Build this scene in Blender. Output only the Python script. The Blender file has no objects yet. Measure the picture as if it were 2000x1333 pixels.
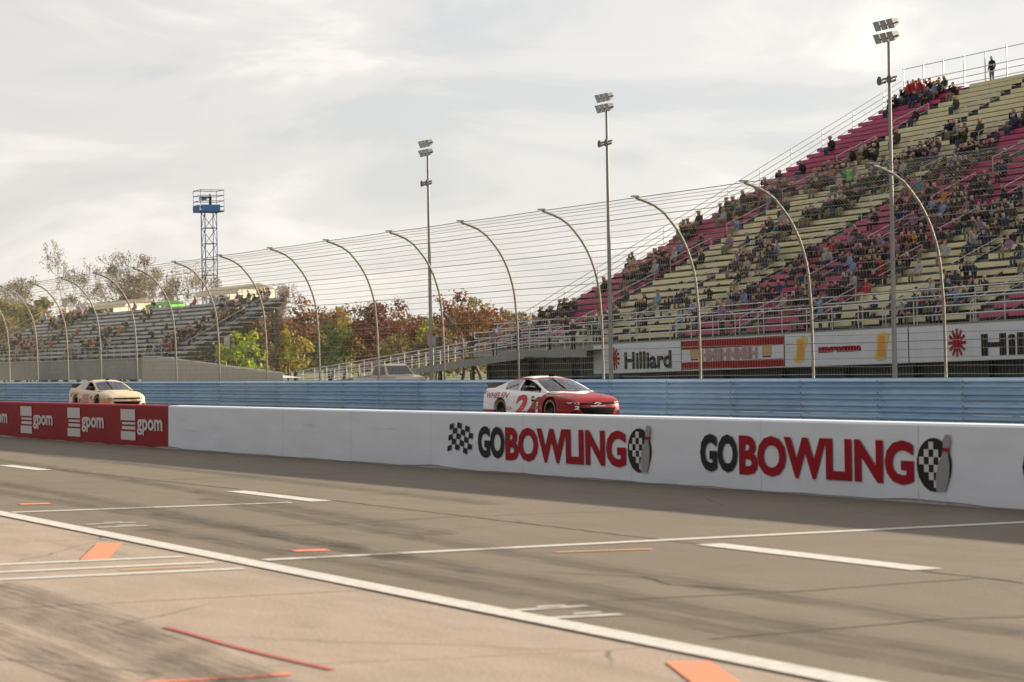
import bpy, bmesh, math, random
import numpy as np
from mathutils import Vector, Matrix
from mathutils.bvhtree import BVHTree

# ------------------------------------------------------------------ camera
# World frame: X runs along the track (cars drive towards +X), Y points from the pit lane to the grandstand.
SC = bpy.context.scene
COL = SC.collection
R = math.radians
TH, ROLL, PITCH, EYE = R(23.6), R(1.0), math.atan(45 / 5450), 1.64
F0 = Vector((-math.cos(TH), math.sin(TH), 0)); R0 = Vector((math.sin(TH), math.cos(TH), 0)); U0 = Vector((0, 0, 1))
FW = F0 * math.cos(PITCH) + U0 * math.sin(PITCH)
UP = -F0 * math.sin(PITCH) + U0 * math.cos(PITCH)
RT2 = R0 * math.cos(ROLL) - UP * math.sin(ROLL)
UP2 = R0 * math.sin(ROLL) + UP * math.cos(ROLL)
cam_d = bpy.data.cameras.new('camera')
cam = bpy.data.objects.new('camera', cam_d); COL.objects.link(cam)
cam.matrix_world = Matrix(((RT2.x, UP2.x, -FW.x, 0), (RT2.y, UP2.y, -FW.y, 0), (RT2.z, UP2.z, -FW.z, EYE), (0, 0, 0, 1)))
cam_d.sensor_width = 36; cam_d.lens = 36 * 5450 / 2000
cam_d.clip_start = 0.1; cam_d.clip_end = 6000
cam_d.dof.use_dof = True; cam_d.dof.focus_distance = 77.5; cam_d.dof.aperture_fstop = 4.0
SC.camera = cam

# ------------------------------------------------------------------ sky, sun, exposure
SUN_EL, SUN_AZ = R(16.5), R(95)          # azimuth measured from +X towards +Y: low sun behind the grandstand
world = bpy.data.worlds.new('World'); SC.world = world; world.use_nodes = True
wn, wl = world.node_tree.nodes, world.node_tree.links
wn.clear()
wo = wn.new('ShaderNodeOutputWorld'); bg = wn.new('ShaderNodeBackground'); bg.inputs['Strength'].default_value = 0.075
sky = wn.new('ShaderNodeTexSky'); sky.sky_type = 'NISHITA'; sky.sun_disc = False
sky.sun_elevation = SUN_EL; sky.sun_rotation = math.pi / 2 - SUN_AZ
sky.air_density = 1.0; sky.dust_density = 1.0; sky.ozone_density = 2.0
tc = wn.new('ShaderNodeTexCoord'); mp = wn.new('ShaderNodeMapping'); mp.inputs['Scale'].default_value = (6.0, 6.0, 21.0)
mp.inputs['Location'].default_value = (0.7, 0.3, 0.4)
nz = wn.new('ShaderNodeTexNoise'); nz.inputs['Scale'].default_value = 1.25; nz.inputs['Detail'].default_value = 7; nz.inputs['Roughness'].default_value = 0.55; nz.inputs['Distortion'].default_value = 0.7
cr = wn.new('ShaderNodeValToRGB'); cr.color_ramp.interpolation = 'EASE'
cr.color_ramp.elements[0].position = 0.34; cr.color_ramp.elements[0].color = (3.65, 3.6, 3.58, 1)
cr.color_ramp.elements[1].position = 0.66; cr.color_ramp.elements[1].color = (5.3, 5.0, 4.65, 1)
e = cr.color_ramp.elements.new(0.50); e.color = (4.3, 4.12, 3.95, 1)
mx = wn.new('ShaderNodeMixRGB')
cf_ = wn.new('ShaderNodeMapRange'); cf_.inputs['From Min'].default_value = 0.30; cf_.inputs['From Max'].default_value = 0.62; cf_.inputs['To Min'].default_value = 0.86; cf_.inputs['To Max'].default_value = 0.95
wl.new(nz.outputs['Fac'], cf_.inputs['Value']); wl.new(cf_.outputs['Result'], mx.inputs['Fac'])
wl.new(tc.outputs['Generated'], mp.inputs['Vector']); wl.new(mp.outputs['Vector'], nz.inputs['Vector'])
wl.new(nz.outputs['Fac'], cr.inputs['Fac']); wl.new(sky.outputs['Color'], mx.inputs['Color1']); wl.new(cr.outputs['Color'], mx.inputs['Color2'])
# a veiled low sun: the overcast is brighter on the sun's side of the sky
dt = wn.new('ShaderNodeVectorMath'); dt.operation = 'DOT_PRODUCT'
dt.inputs[1].default_value = (math.cos(SUN_AZ) * math.cos(SUN_EL), math.sin(SUN_AZ) * math.cos(SUN_EL), math.sin(SUN_EL))
wl.new(tc.outputs['Generated'], dt.inputs[0])
gl = wn.new('ShaderNodeMapRange'); gl.interpolation_type = 'SMOOTHSTEP'
gl.inputs['From Min'].default_value = -1; gl.inputs['From Max'].default_value = 1; gl.inputs['To Min'].default_value = 0.44; gl.inputs['To Max'].default_value = 1.12
wl.new(dt.outputs['Value'], gl.inputs['Value'])
gm = wn.new('ShaderNodeMixRGB'); gm.blend_type = 'MULTIPLY'; gm.inputs['Fac'].default_value = 1.0
wl.new(mx.outputs['Color'], gm.inputs['Color1']); wl.new(gl.outputs['Result'], gm.inputs['Color2'])
wl.new(gm.outputs['Color'], bg.inputs['Color']); wl.new(bg.outputs['Background'], wo.inputs['Surface'])

sun_d = bpy.data.lights.new('sun', 'SUN'); sun_d.energy = 5.0; sun_d.angle = R(1.2); sun_d.color = (1.0, 0.84, 0.64)
sun = bpy.data.objects.new('sun', sun_d); COL.objects.link(sun)
sdir = Vector((math.cos(SUN_AZ) * math.cos(SUN_EL), math.sin(SUN_AZ) * math.cos(SUN_EL), math.sin(SUN_EL)))
sun.rotation_euler = sdir.to_track_quat('Z', 'Y').to_euler(); sun.location = (0, 60, 60)
SC.view_settings.view_transform = 'Standard'; SC.view_settings.look = 'None'
SC.view_settings.exposure = 1.4; SC.view_settings.gamma = 1.0
SC.view_settings.use_curve_mapping = False

random.seed(7); rng = np.random.default_rng(7)
HAZEDENS = 0.0

# ------------------------------------------------------------------ helpers
def tag(o, label=None, cat=None, group=None, kind=None):
    if label: o['label'] = label
    if cat: o['category'] = cat
    if group: o['group'] = group
    if kind: o['kind'] = kind
    return o

def empty(name, loc=(0, 0, 0), rot=(0, 0, 0), parent=None):
    o = bpy.data.objects.new(name, None); COL.objects.link(o)
    o.location = loc; o.rotation_euler = rot; o.parent = parent; o.empty_display_size = 0.2
    return o

def link(name, me, parent=None, loc=(0, 0, 0), rot=(0, 0, 0), scale=(1, 1, 1)):
    o = bpy.data.objects.new(name, me); COL.objects.link(o)
    o.parent = parent; o.location = loc; o.rotation_euler = rot; o.scale = scale
    return o

class MB:
    def __init__(s): s.V, s.F, s.M = [], [], []
    def quad(s, pts, m=0):
        n = len(s.V); s.V += [tuple(p) for p in pts]; s.F.append(tuple(range(n, n + len(pts)))); s.M.append(m); return s
    def box(s, x0, x1, y0, y1, z0, z1, m=0):
        n = len(s.V)
        s.V += [(x0, y0, z0), (x1, y0, z0), (x1, y1, z0), (x0, y1, z0), (x0, y0, z1), (x1, y0, z1), (x1, y1, z1), (x0, y1, z1)]
        for f in ((0, 3, 2, 1), (4, 5, 6, 7), (0, 1, 5, 4), (1, 2, 6, 5), (2, 3, 7, 6), (3, 0, 4, 7)):
            s.F.append(tuple(n + i for i in f)); s.M.append(m)
        return s
    def prism(s, prof, x0, x1, m=0, close=True, caps=True):
        """extrude a (y,z) profile along x"""
        n = len(s.V); k = len(prof)
        s.V += [(x0, a, b) for a, b in prof] + [(x1, a, b) for a, b in prof]
        for i in range(k if close else k - 1):
            j = (i + 1) % k; s.F.append((n + i, n + j, n + k + j, n + k + i)); s.M.append(m)
        if caps and close:
            s.F.append(tuple(n + i for i in reversed(range(k)))); s.M.append(m)
            s.F.append(tuple(n + k + i for i in range(k))); s.M.append(m)
        return s
    def tube(s, pts, r, n=6, m=0, caps=True):
        pts = [Vector(p) for p in pts]; rr = r if isinstance(r, (list, tuple)) else [r] * len(pts)
        base = len(s.V); prev = None
        for i, p in enumerate(pts):
            d = (pts[min(i + 1, len(pts) - 1)] - pts[max(i - 1, 0)])
            if d.length < 1e-9: d = Vector((0, 0, 1))
            d.normalize()
            a = prev if prev is not None else (Vector((0, 0, 1)) if abs(d.z) < 0.9 else Vector((1, 0, 0)))
            a = (a - d * a.dot(d))
            if a.length < 1e-6: a = d.orthogonal()
            a.normalize(); b = d.cross(a); prev = a
            for k in range(n):
                t = 2 * math.pi * k / n
                q = p + (a * math.cos(t) + b * math.sin(t)) * rr[i]; s.V.append((q.x, q.y, q.z))
        for i in range(len(pts) - 1):
            for k in range(n):
                k2 = (k + 1) % n
                s.F.append((base + i * n + k, base + i * n + k2, base + (i + 1) * n + k2, base + (i + 1) * n + k)); s.M.append(m)
        if caps:
            s.F.append(tuple(base + k for k in reversed(range(n)))); s.M.append(m)
            s.F.append(tuple(base + (len(pts) - 1) * n + k for k in range(n))); s.M.append(m)
        return s
    def lathe(s, prof, c, axis='y', n=24, m=0):
        """revolve (offset along axis, radius) profile about c"""
        base = len(s.V); k = len(prof)
        for i in range(n):
            t = 2 * math.pi * i / n
            for a, r in prof:
                if axis == 'y': s.V.append((c[0] + r * math.cos(t), c[1] + a, c[2] + r * math.sin(t)))
                elif axis == 'z': s.V.append((c[0] + r * math.cos(t), c[1] + r * math.sin(t), c[2] + a))
                else: s.V.append((c[0] + a, c[1] + r * math.cos(t), c[2] + r * math.sin(t)))
        for i in range(n):
            j = (i + 1) % n
            for q in range(k - 1):
                s.F.append((base + i * k + q, base + i * k + q + 1, base + j * k + q + 1, base + j * k + q)); s.M.append(m)
        return s
    def mesh(s, name, mats, smooth=False, angle=40):
        me = bpy.data.meshes.new(name); me.from_pydata(s.V, [], s.F)
        for mt in (mats if isinstance(mats, (list, tuple)) else [mats]): me.materials.append(mt)
        me.polygons.foreach_set('material_index', s.M)
        bm = bmesh.new(); bm.from_mesh(me); bmesh.ops.recalc_face_normals(bm, faces=bm.faces); bm.to_mesh(me); bm.free()
        if smooth:
            me.polygons.foreach_set('use_smooth', [True] * len(me.polygons)); me.set_sharp_from_angle(angle=R(angle))
        me.update(); return me
    def build(s, name, mats, parent=None, smooth=False, angle=40, loc=(0, 0, 0), rot=(0, 0, 0)):
        return link(name, s.mesh(name, mats, smooth, angle), parent, loc, rot)

def nodes_of(m):
    m.use_nodes = True; return m.node_tree.nodes, m.node_tree.links, m.node_tree.nodes['Principled BSDF']

def mat(name, col, rough=0.6, metal=0.0, var=0.0, scale=4.0, bump=0.0, bscale=60.0, coat=0.0, spec=0.5, stretch=(1, 1, 1), dirt=None):
    m = bpy.data.materials.new(name); N, L, p = nodes_of(m)
    c = (*col, 1)
    p.inputs['Base Color'].default_value = c; p.inputs['Roughness'].default_value = rough; p.inputs['Metallic'].default_value = metal
    p.inputs['Specular IOR Level'].default_value = spec
    if coat: p.inputs['Coat Weight'].default_value = coat; p.inputs['Coat Roughness'].default_value = 0.05
    if var or bump:
        t = N.new('ShaderNodeTexCoord'); mpn = N.new('ShaderNodeMapping'); mpn.inputs['Scale'].default_value = stretch
        L.new(t.outputs['Object'], mpn.inputs['Vector'])
    if var:
        a = N.new('ShaderNodeTexNoise'); a.inputs['Scale'].default_value = scale; a.inputs['Detail'].default_value = 5
        L.new(mpn.outputs['Vector'], a.inputs['Vector'])
        r = N.new('ShaderNodeMapRange'); r.inputs['From Min'].default_value = 0.25; r.inputs['From Max'].default_value = 0.75
        r.inputs['To Min'].default_value = 1 - var; r.inputs['To Max'].default_value = 1 + var
        L.new(a.outputs['Fac'], r.inputs['Value'])
        x = N.new('ShaderNodeMixRGB'); x.blend_type = 'MULTIPLY'; x.inputs['Fac'].default_value = 1; x.inputs['Color1'].default_value = c
        L.new(r.outputs['Result'], x.inputs['Color2']); L.new(x.outputs['Color'], p.inputs['Base Color'])
    if bump:
        b = N.new('ShaderNodeTexNoise'); b.inputs['Scale'].default_value = bscale; b.inputs['Detail'].default_value = 3
        L.new(mpn.outputs['Vector'], b.inputs['Vector'])
        bp = N.new('ShaderNodeBump'); bp.inputs['Strength'].default_value = bump; bp.inputs['Distance'].default_value = 0.01
        L.new(b.outputs['Fac'], bp.inputs['Height']); L.new(bp.outputs['Normal'], p.inputs['Normal'])
    return m

def road_mat(name, ca, cb, streak, grain=260, streak_col=(0.03, 0.028, 0.026), patch=0.35):
    """worn paving: patchy tone, fine aggregate, rubber streaks lying along the driving direction"""
    m = bpy.data.materials.new(name); N, L, p = nodes_of(m)
    t = N.new('ShaderNodeTexCoord')
    def noise(sc, det, st=(1, 1, 1), rough=0.55, loc=(0, 0, 0)):
        q = N.new('ShaderNodeMapping'); q.inputs['Scale'].default_value = st; q.inputs['Location'].default_value = loc
        a = N.new('ShaderNodeTexNoise'); a.inputs['Scale'].default_value = sc; a.inputs['Detail'].default_value = det; a.inputs['Roughness'].default_value = rough
        L.new(t.outputs['Object'], q.inputs['Vector']); L.new(q.outputs['Vector'], a.inputs['Vector']); return a.outputs['Fac']
    def mrange(v, a, b, c, d):
        r = N.new('ShaderNodeMapRange'); r.inputs['From Min'].default_value = a; r.inputs['From Max'].default_value = b
        r.inputs['To Min'].default_value = c; r.inputs['To Max'].default_value = d; L.new(v, r.inputs['Value']); return r.outputs['Result']
    def mix(f, a, b, mode='MIX'):
        x = N.new('ShaderNodeMixRGB'); x.blend_type = mode
        if isinstance(f, float): x.inputs['Fac'].default_value = f
        else: L.new(f, x.inputs['Fac'])
        for k, v in (('Color1', a), ('Color2', b)):
            if isinstance(v, tuple): x.inputs[k].default_value = (*v, 1)
            else: L.new(v, x.inputs[k])
        return x.outputs['Color']
    c = mix(mrange(noise(0.35, 5, (0.6, 1.3, 1)), 0.3, 0.7, 0, 1), ca, cb)
    c = mix(1.0, c, mrange(noise(1.7, 6, (0.5, 1.6, 1)), 0.25, 0.75, 1 - patch, 1 + patch * 0.55), 'MULTIPLY')
    c = mix(1.0, c, mrange(noise(grain, 2), 0.3, 0.7, 0.78, 1.2), 'MULTIPLY')
    c = mix(1.0, c, mrange(noise(34, 3, (1, 1, 1), 0.75), 0.3, 0.72, 0.74, 1.2), 'MULTIPLY')
    c = mix(1.0, c, mrange(noise(90, 2, (1, 1, 1), 0.6), 0.35, 0.68, 0.68, 1.28), 'MULTIPLY')
    wob = N.new('ShaderNodeTexNoise'); wob.inputs['Scale'].default_value = 1.6; wob.inputs['Detail'].default_value = 4; L.new(t.outputs['Object'], wob.inputs['Vector'])
    vm = N.new('ShaderNodeMixRGB'); vm.inputs['Fac'].default_value = 0.18; L.new(t.outputs['Object'], vm.inputs['Color1']); L.new(wob.outputs['Color'], vm.inputs['Color2'])
    vo = N.new('ShaderNodeTexVoronoi'); vo.feature = 'DISTANCE_TO_EDGE'; vo.inputs['Scale'].default_value = 0.33; L.new(vm.outputs['Color'], vo.inputs['Vector'])
    ck = mrange(vo.outputs['Distance'], 0.0, 0.006, 0.75, 0.0)
    ckm = N.new('ShaderNodeMath'); ckm.operation = 'MULTIPLY'; L.new(ck, ckm.inputs[0]); L.new(mrange(noise(0.4, 2, (1, 1, 1), 0.5, (5, 2, 1)), 0.45, 0.6, 0, 1), ckm.inputs[1])
    c = mix(ckm.outputs[0], c, (0.045, 0.04, 0.036))
    s1 = mrange(noise(1.1, 4, (0.10, 2.6, 1), 0.5, (3, 1, 0)), 0.56, 0.74, 0, streak)
    c = mix(s1, c, streak_col)
    s2 = mrange(noise(2.3, 4, (0.16, 3.5, 1), 0.6, (9, 4, 0)), 0.60, 0.75, 0, streak * 0.8)
    c = mix(s2, c, streak_col)
    sp = mrange(noise(0.9, 5, (0.9, 1.2, 1), 0.65, (1, 7, 2)), 0.66, 0.74, 0, 0.35)
    c = mix(sp, c, (0.10, 0.085, 0.07))
    L.new(c, p.inputs['Base Color'])
    p.inputs['Roughness'].default_value = 0.85; p.inputs['Specular IOR Level'].default_value = 0.3
    b = N.new('ShaderNodeBump'); b.inputs['Strength'].default_value = 0.45; b.inputs['Distance'].default_value = 0.006
    L.new(noise(grain * 0.6, 3), b.inputs['Height']); L.new(b.outputs['Normal'], p.inputs['Normal'])
    return m

def paint_mat(name, col, wear=0.5):
    """road paint, worn through in places so the paving shows"""
    m = bpy.data.materials.new(name); N, L, p = nodes_of(m)
    t = N.new('ShaderNodeTexCoord'); a = N.new('ShaderNodeTexNoise'); a.inputs['Scale'].default_value = 9; a.inputs['Detail'].default_value = 8; a.inputs['Roughness'].default_value = 0.75
    L.new(t.outputs['Object'], a.inputs['Vector'])
    r = N.new('ShaderNodeValToRGB'); r.color_ramp.elements[0].position = 0.30; r.color_ramp.elements[0].color = (*[c * (1 - wear) + 0.16 * wear for c in col], 1)
    r.color_ramp.elements[1].position = 0.56; r.color_ramp.elements[1].color = (*col, 1)
    L.new(a.outputs['Fac'], r.inputs['Fac']); L.new(r.outputs['Color'], p.inputs['Base Color'])
    p.inputs['Roughness'].default_value = 0.75
    return m

def streak_mat(name, col, cover):
    """tyre rubber laid down in broken streaks; bare paving shows through the gaps"""
    m = bpy.data.materials.new(name); N, L, p = nodes_of(m)
    p.inputs['Base Color'].default_value = (*col, 1); p.inputs['Roughness'].default_value = 0.8
    t = N.new('ShaderNodeTexCoord'); q = N.new('ShaderNodeMapping'); q.inputs['Scale'].default_value = (0.5, 9, 1)
    a = N.new('ShaderNodeTexNoise'); a.inputs['Scale'].default_value = 2.2; a.inputs['Detail'].default_value = 6; a.inputs['Roughness'].default_value = 0.7
    L.new(t.outputs['Object'], q.inputs['Vector']); L.new(q.outputs['Vector'], a.inputs['Vector'])
    r = N.new('ShaderNodeMapRange'); r.inputs['From Min'].default_value = 0.42; r.inputs['From Max'].default_value = 0.68
    r.inputs['To Min'].default_value = 0; r.inputs['To Max'].default_value = cover
    L.new(a.outputs['Fac'], r.inputs['Value']); L.new(r.outputs['Result'], p.inputs['Alpha'])
    return m

def sheet(name, pts, z, m, parent):
    return MB().quad([(x, y, z) for x, y in pts]).build(name, m, parent)

def strip(name, a, b, w, z, m, parent, square=True):
    d = Vector((b[0] - a[0], b[1] - a[1], 0)); n = Vector((-d.y, d.x, 0)).normalized() * (w / 2)
    return sheet(name, [(a[0] + n.x, a[1] + n.y), (a[0] - n.x, a[1] - n.y), (b[0] - n.x, b[1] - n.y), (b[0] + n.x, b[1] + n.y)], z, m, parent)

_txt = {}
def text_geo(s, bold=0.0, shear=0.0):
    """lettering as flat triangles, scaled to the unit square: returns (verts 2D, faces)"""
    k = (s, bold, shear)
    if k in _txt: return _txt[k]
    cu = bpy.data.curves.new('lettering', 'FONT'); cu.body = s; cu.offset = bold; cu.shear = shear; cu.resolution_u = 3
    o = bpy.data.objects.new('lettering', cu); COL.objects.link(o)
    dg = bpy.context.evaluated_depsgraph_get(); me = bpy.data.meshes.new_from_object(o.evaluated_get(dg))
    bm = bmesh.new(); bm.from_mesh(me); bmesh.ops.triangulate(bm, faces=bm.faces)
    v = [(q.co.x, q.co.y) for q in bm.verts]; bm.verts.index_update(); f = [tuple(q.index for q in t.verts) for t in bm.faces]; bm.free()
    bpy.data.objects.remove(o); bpy.data.curves.remove(cu); bpy.data.meshes.remove(me)
    xs = [q[0] for q in v]; ys = [q[1] for q in v]; x0, x1, y0, y1 = min(xs), max(xs), min(ys), max(ys)
    v = [((a - x0) / (x1 - x0), (b - y0) / (y1 - y0)) for a, b in v]
    _txt[k] = (v, f); return _txt[k]

def facing_text(mb, s, x0, x1, y, z0, z1, m=0, bold=0.02, shear=0.0):
    """lettering standing in the XZ plane, read from -Y"""
    v, f = text_geo(s, bold, shear); n = len(mb.V)
    mb.V += [(x0 + a * (x1 - x0), y, z0 + b * (z1 - z0)) for a, b in v]
    for t in f: mb.F.append(tuple(n + i for i in t)); mb.M.append(m)

# ------------------------------------------------------------------ materials
M = {}
M['asphalt'] = road_mat('pit_road_asphalt', (0.175, 0.146, 0.107), (0.150, 0.127, 0.096), 0.13, 230, (0.055, 0.05, 0.045), 0.14)
M['concrete'] = road_mat('apron_concrete', (0.36, 0.292, 0.232), (0.32, 0.262, 0.21), 0.30, 150, (0.09, 0.075, 0.06), 0.16)
M['track'] = road_mat('track_asphalt', (0.10, 0.095, 0.09), (0.13, 0.12, 0.11), 0.5, 230)
M['joint'] = mat('joint_sealant', (0.08, 0.07, 0.06), 0.9)
M['white_line'] = paint_mat('white_road_paint', (0.52, 0.51, 0.48), 0.5)
M['orange_line'] = paint_mat('orange_road_paint', (0.80, 0.21, 0.10), 0.3)
M['pale_orange'] = paint_mat('faded_orange_paint', (0.62, 0.33, 0.17), 0.5)
M['red_line'] = paint_mat('red_road_paint', (0.42, 0.07, 0.05), 0.6)
M['rubber'] = streak_mat('tyre_rubber', (0.03, 0.027, 0.024), 0.7)
M['grass'] = mat('verge_grass', (0.085, 0.10, 0.035), 0.9, var=0.5, scale=1.3, bump=0.6, bscale=30)
M['gravel'] = mat('trodden_gravel', (0.20, 0.175, 0.14), 0.95, var=0.35, scale=2.0, bump=0.5, bscale=40)
M['wall_conc'] = mat('barrier_concrete', (0.55, 0.54, 0.52), 0.85, var=0.15, scale=6, bump=0.3)
M['banner_white'] = mat('white_vinyl', (0.68, 0.72, 0.80), 0.5, var=0.07, scale=1.5, stretch=(0.5, 1, 2.5))
M['banner_red'] = mat('red_vinyl', (0.30, 0.008, 0.014), 0.6, spec=0.15, var=0.08, scale=1.5, stretch=(0.5, 1, 2.5))
M['print_black'] = mat('black_print', (0.02, 0.019, 0.02), 0.6, spec=0.15)
M['print_red'] = mat('red_print', (0.34, 0.003, 0.014), 0.6, spec=0.15)
M['print_grey'] = mat('grey_print', (0.30, 0.30, 0.32), 0.5)
M['print_white'] = mat('white_print', (0.66, 0.62, 0.62), 0.5)
M['rail_blues'] = [mat('blue_painted_rail', c_, 0.38, 0.0, var=0.16, scale=1.6, stretch=(0.5, 1, 5)) for c_ in ((0.33, 0.53, 0.76), (0.29, 0.49, 0.74), (0.37, 0.57, 0.78), (0.31, 0.49, 0.68))]
M['rail_dark'] = mat('rail_post_steel', (0.05, 0.06, 0.065), 0.6, 0.4)
M['galv'] = mat('galvanised_steel', (0.36, 0.35, 0.33), 0.45, 0.7, var=0.15, scale=5)
M['post_tan'] = mat('weathered_post', (0.27, 0.245, 0.21), 0.7, 0.1, var=0.2, scale=3)
M['cable'] = mat('fence_cable', (0.20, 0.195, 0.19), 0.5, 0.5)
M['wire'] = mat('fence_wire', (0.50, 0.49, 0.37), 0.5, 0.4)
M['seat_red'] = mat('raspberry_bench', (0.54, 0.075, 0.19), 0.5, var=0.12, scale=1.2)
M['seat_yellow'] = mat('straw_bench', (0.80, 0.73, 0.45), 0.5, var=0.10, scale=1.2)
M['deck_alu'] = mat('aluminium_decking', (0.22, 0.22, 0.22), 0.5, 0.5, var=0.15, scale=2)
M['riser'] = mat('riser_plate', (0.085, 0.08, 0.08), 0.6, 0.3, var=0.2, scale=2)
M['steel_dark'] = mat('dark_frame_steel', (0.07, 0.068, 0.065), 0.6, 0.4)
M['alu_seat'] = mat('bare_aluminium_bench', (0.54, 0.57, 0.61), 0.45, 0.2, var=0.12, scale=1.0)
M['alu_rail'] = mat('aluminium_handrail', (0.55, 0.56, 0.58), 0.35, 0.7)
M['beige_panel'] = mat('beige_sheet_panel', (0.50, 0.46, 0.39), 0.6, var=0.12, scale=1.4)
M['grey_panel'] = mat('grey_sheet_panel', (0.24, 0.25, 0.26), 0.55, 0.2, var=0.15, scale=1.2)
M['print_pink'] = mat('faded_pink_print', (0.46, 0.27, 0.30), 0.6)
M['gold_print'] = mat('gold_print', (0.55, 0.36, 0.13), 0.5)
M['orange_print'] = mat('orange_print', (0.75, 0.30, 0.03), 0.5)
M['yellow_print'] = mat('yellow_print', (0.72, 0.56, 0.10), 0.5)
M['lamp_dark'] = mat('lamp_housing', (0.13, 0.135, 0.14), 0.5, 0.3)
M['lamp_glass'] = mat('lamp_lens', (0.45, 0.46, 0.47), 0.15, 0.0)
M['pole'] = mat('pole_steel', (0.30, 0.295, 0.285), 0.6, 0.1, var=0.1, scale=2)
M['tower_blue'] = mat('tower_blue_steel', (0.05, 0.09, 0.20), 0.5, 0.2)
M['tarp_blue'] = mat('blue_tarp', (0.07, 0.20, 0.48), 0.6)
M['bark'] = mat('bark', (0.10, 0.078, 0.06), 0.9, var=0.3, scale=6)
M['bark_grey'] = mat('grey_bark', (0.20, 0.17, 0.14), 0.9, var=0.25, scale=4)
M['skin'] = mat('skin', (0.50, 0.30, 0.21), 0.6)
M['hair'] = mat('hair', (0.06, 0.04, 0.028), 0.7)
M['shoe'] = mat('shoe', (0.06, 0.055, 0.05), 0.6)
M['pants'] = [mat('denim', (0.045, 0.06, 0.10), 0.85), mat('black_trousers', (0.02, 0.02, 0.022), 0.85), mat('khaki_trousers', (0.20, 0.165, 0.11), 0.85)]
JACKETS = {'black': (0.018, 0.017, 0.018), 'charcoal grey': (0.055, 0.055, 0.06), 'navy blue': (0.025, 0.035, 0.085), 'dark brown': (0.06, 0.04, 0.03),
           'light blue': (0.20, 0.29, 0.46), 'mauve': (0.25, 0.15, 0.24), 'pale grey': (0.38, 0.37, 0.38), 'red': (0.40, 0.03, 0.04),
           'dark green': (0.04, 0.07, 0.05), 'teal': (0.06, 0.22, 0.24), 'orange': (0.48, 0.20, 0.05), 'lime green': (0.14, 0.60, 0.08)}
JW = [40, 20, 14, 9, 6, 6, 5, 2, 3, 1.2, 0.8, 0]
JM = {k: mat(k.replace(' ', '_') + '_jacket', v, 0.85) for k, v in JACKETS.items()}

def fabric(name, col, tr):
    m = bpy.data.materials.new(name); N, L, p = nodes_of(m)
    p.inputs['Base Color'].default_value = (*col, 1); p.inputs['Roughness'].default_value = 0.8
    t = N.new('ShaderNodeBsdfTranslucent'); t.inputs['Color'].default_value = (*col, 1)
    x = N.new('ShaderNodeMixShader'); x.inputs[0].default_value = tr
    L.new(p.outputs['BSDF'], x.inputs[1]); L.new(t.outputs['BSDF'], x.inputs[2]); L.new(x.outputs[0], N['Material Output'].inputs['Surface'])
    return m
M['tent'] = fabric('cream_tent_fabric', (0.74, 0.67, 0.55), 0.45)
M['tent_green'] = fabric('green_tent_fabric', (0.25, 0.60, 0.16), 0.45)

def leaf_mat(name, col):
    return fabric(name, col, 0.35)

def scuffed(m, col, amount):
    N, L = m.node_tree.nodes, m.node_tree.links; p = N['Principled BSDF']; src = p.inputs['Base Color'].links[0].from_socket
    t = N.new('ShaderNodeTexCoord'); prev = src
    for sc, st, lo, hi, k in ((1.0, (0.35, 1, 9), 0.62, 0.70, amount), (3.0, (0.25, 1, 14), 0.66, 0.72, amount * 1.3), (5.0, (2.0, 1, 0.5), 0.64, 0.75, amount * 0.5)):
        q = N.new('ShaderNodeMapping'); q.inputs['Scale'].default_value = st; a = N.new('ShaderNodeTexNoise'); a.inputs['Scale'].default_value = sc; a.inputs['Detail'].default_value = 7; a.inputs['Roughness'].default_value = 0.65
        r = N.new('ShaderNodeMapRange'); r.inputs['From Min'].default_value = lo; r.inputs['From Max'].default_value = hi; r.inputs['To Max'].default_value = k
        x = N.new('ShaderNodeMixRGB'); x.inputs['Color2'].default_value = (*col, 1)
        L.new(t.outputs['Object'], q.inputs['Vector']); L.new(q.outputs['Vector'], a.inputs['Vector']); L.new(a.outputs['Fac'], r.inputs['Value'])
        L.new(r.outputs['Result'], x.inputs['Fac']); L.new(prev, x.inputs['Color1']); prev = x.outputs['Color']
    L.new(prev, p.inputs['Base Color'])
M['wall_white'] = mat('white_wall_vinyl', (0.76, 0.81, 0.90), 0.5, var=0.07, scale=1.5, stretch=(0.5, 1, 2.5)); scuffed(M['wall_white'], (0.16, 0.15, 0.15), 0.35)
scuffed(M['banner_red'], (0.10, 0.03, 0.03), 0.35)
for m_ in M['rail_blues']: scuffed(m_, (0.06, 0.07, 0.08), 0.4)
# ------------------------------------------------------------------ ground
g = MB().quad([(-4000, -600, -0.03), (900, -600, -0.03), (900, 3500, -0.03), (-4000, 3500, -0.03)]).build('ground', M['grass']); tag(g, kind='structure')
g = MB().quad([(-330, 39.2, -0.02), (40, 39.2, -0.02), (40, 64, -0.02), (-330, 64, -0.02)]).build('service_path', M['gravel']); tag(g, kind='structure')
def fat_y(x): return 7.37 - 0.0165 * (x + 22.5)
pit_road = MB().quad([(-260, fat_y(-260), 0), (30, fat_y(30), 0), (30, 18, 0), (-260, 18, 0)]).build('pit_road', M['asphalt']); tag(pit_road, kind='structure')
trk = MB().quad([(-420, 18, 0), (120, 18, 0), (120, 36.6, 0), (-420, 36.6, 0)]).build('race_track', M['track']); tag(trk, kind='structure')
MB().box(-420, 120, 19.1, 19.3, 0, 0.004).build('painted_line', M['white_line'], trk)
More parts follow.
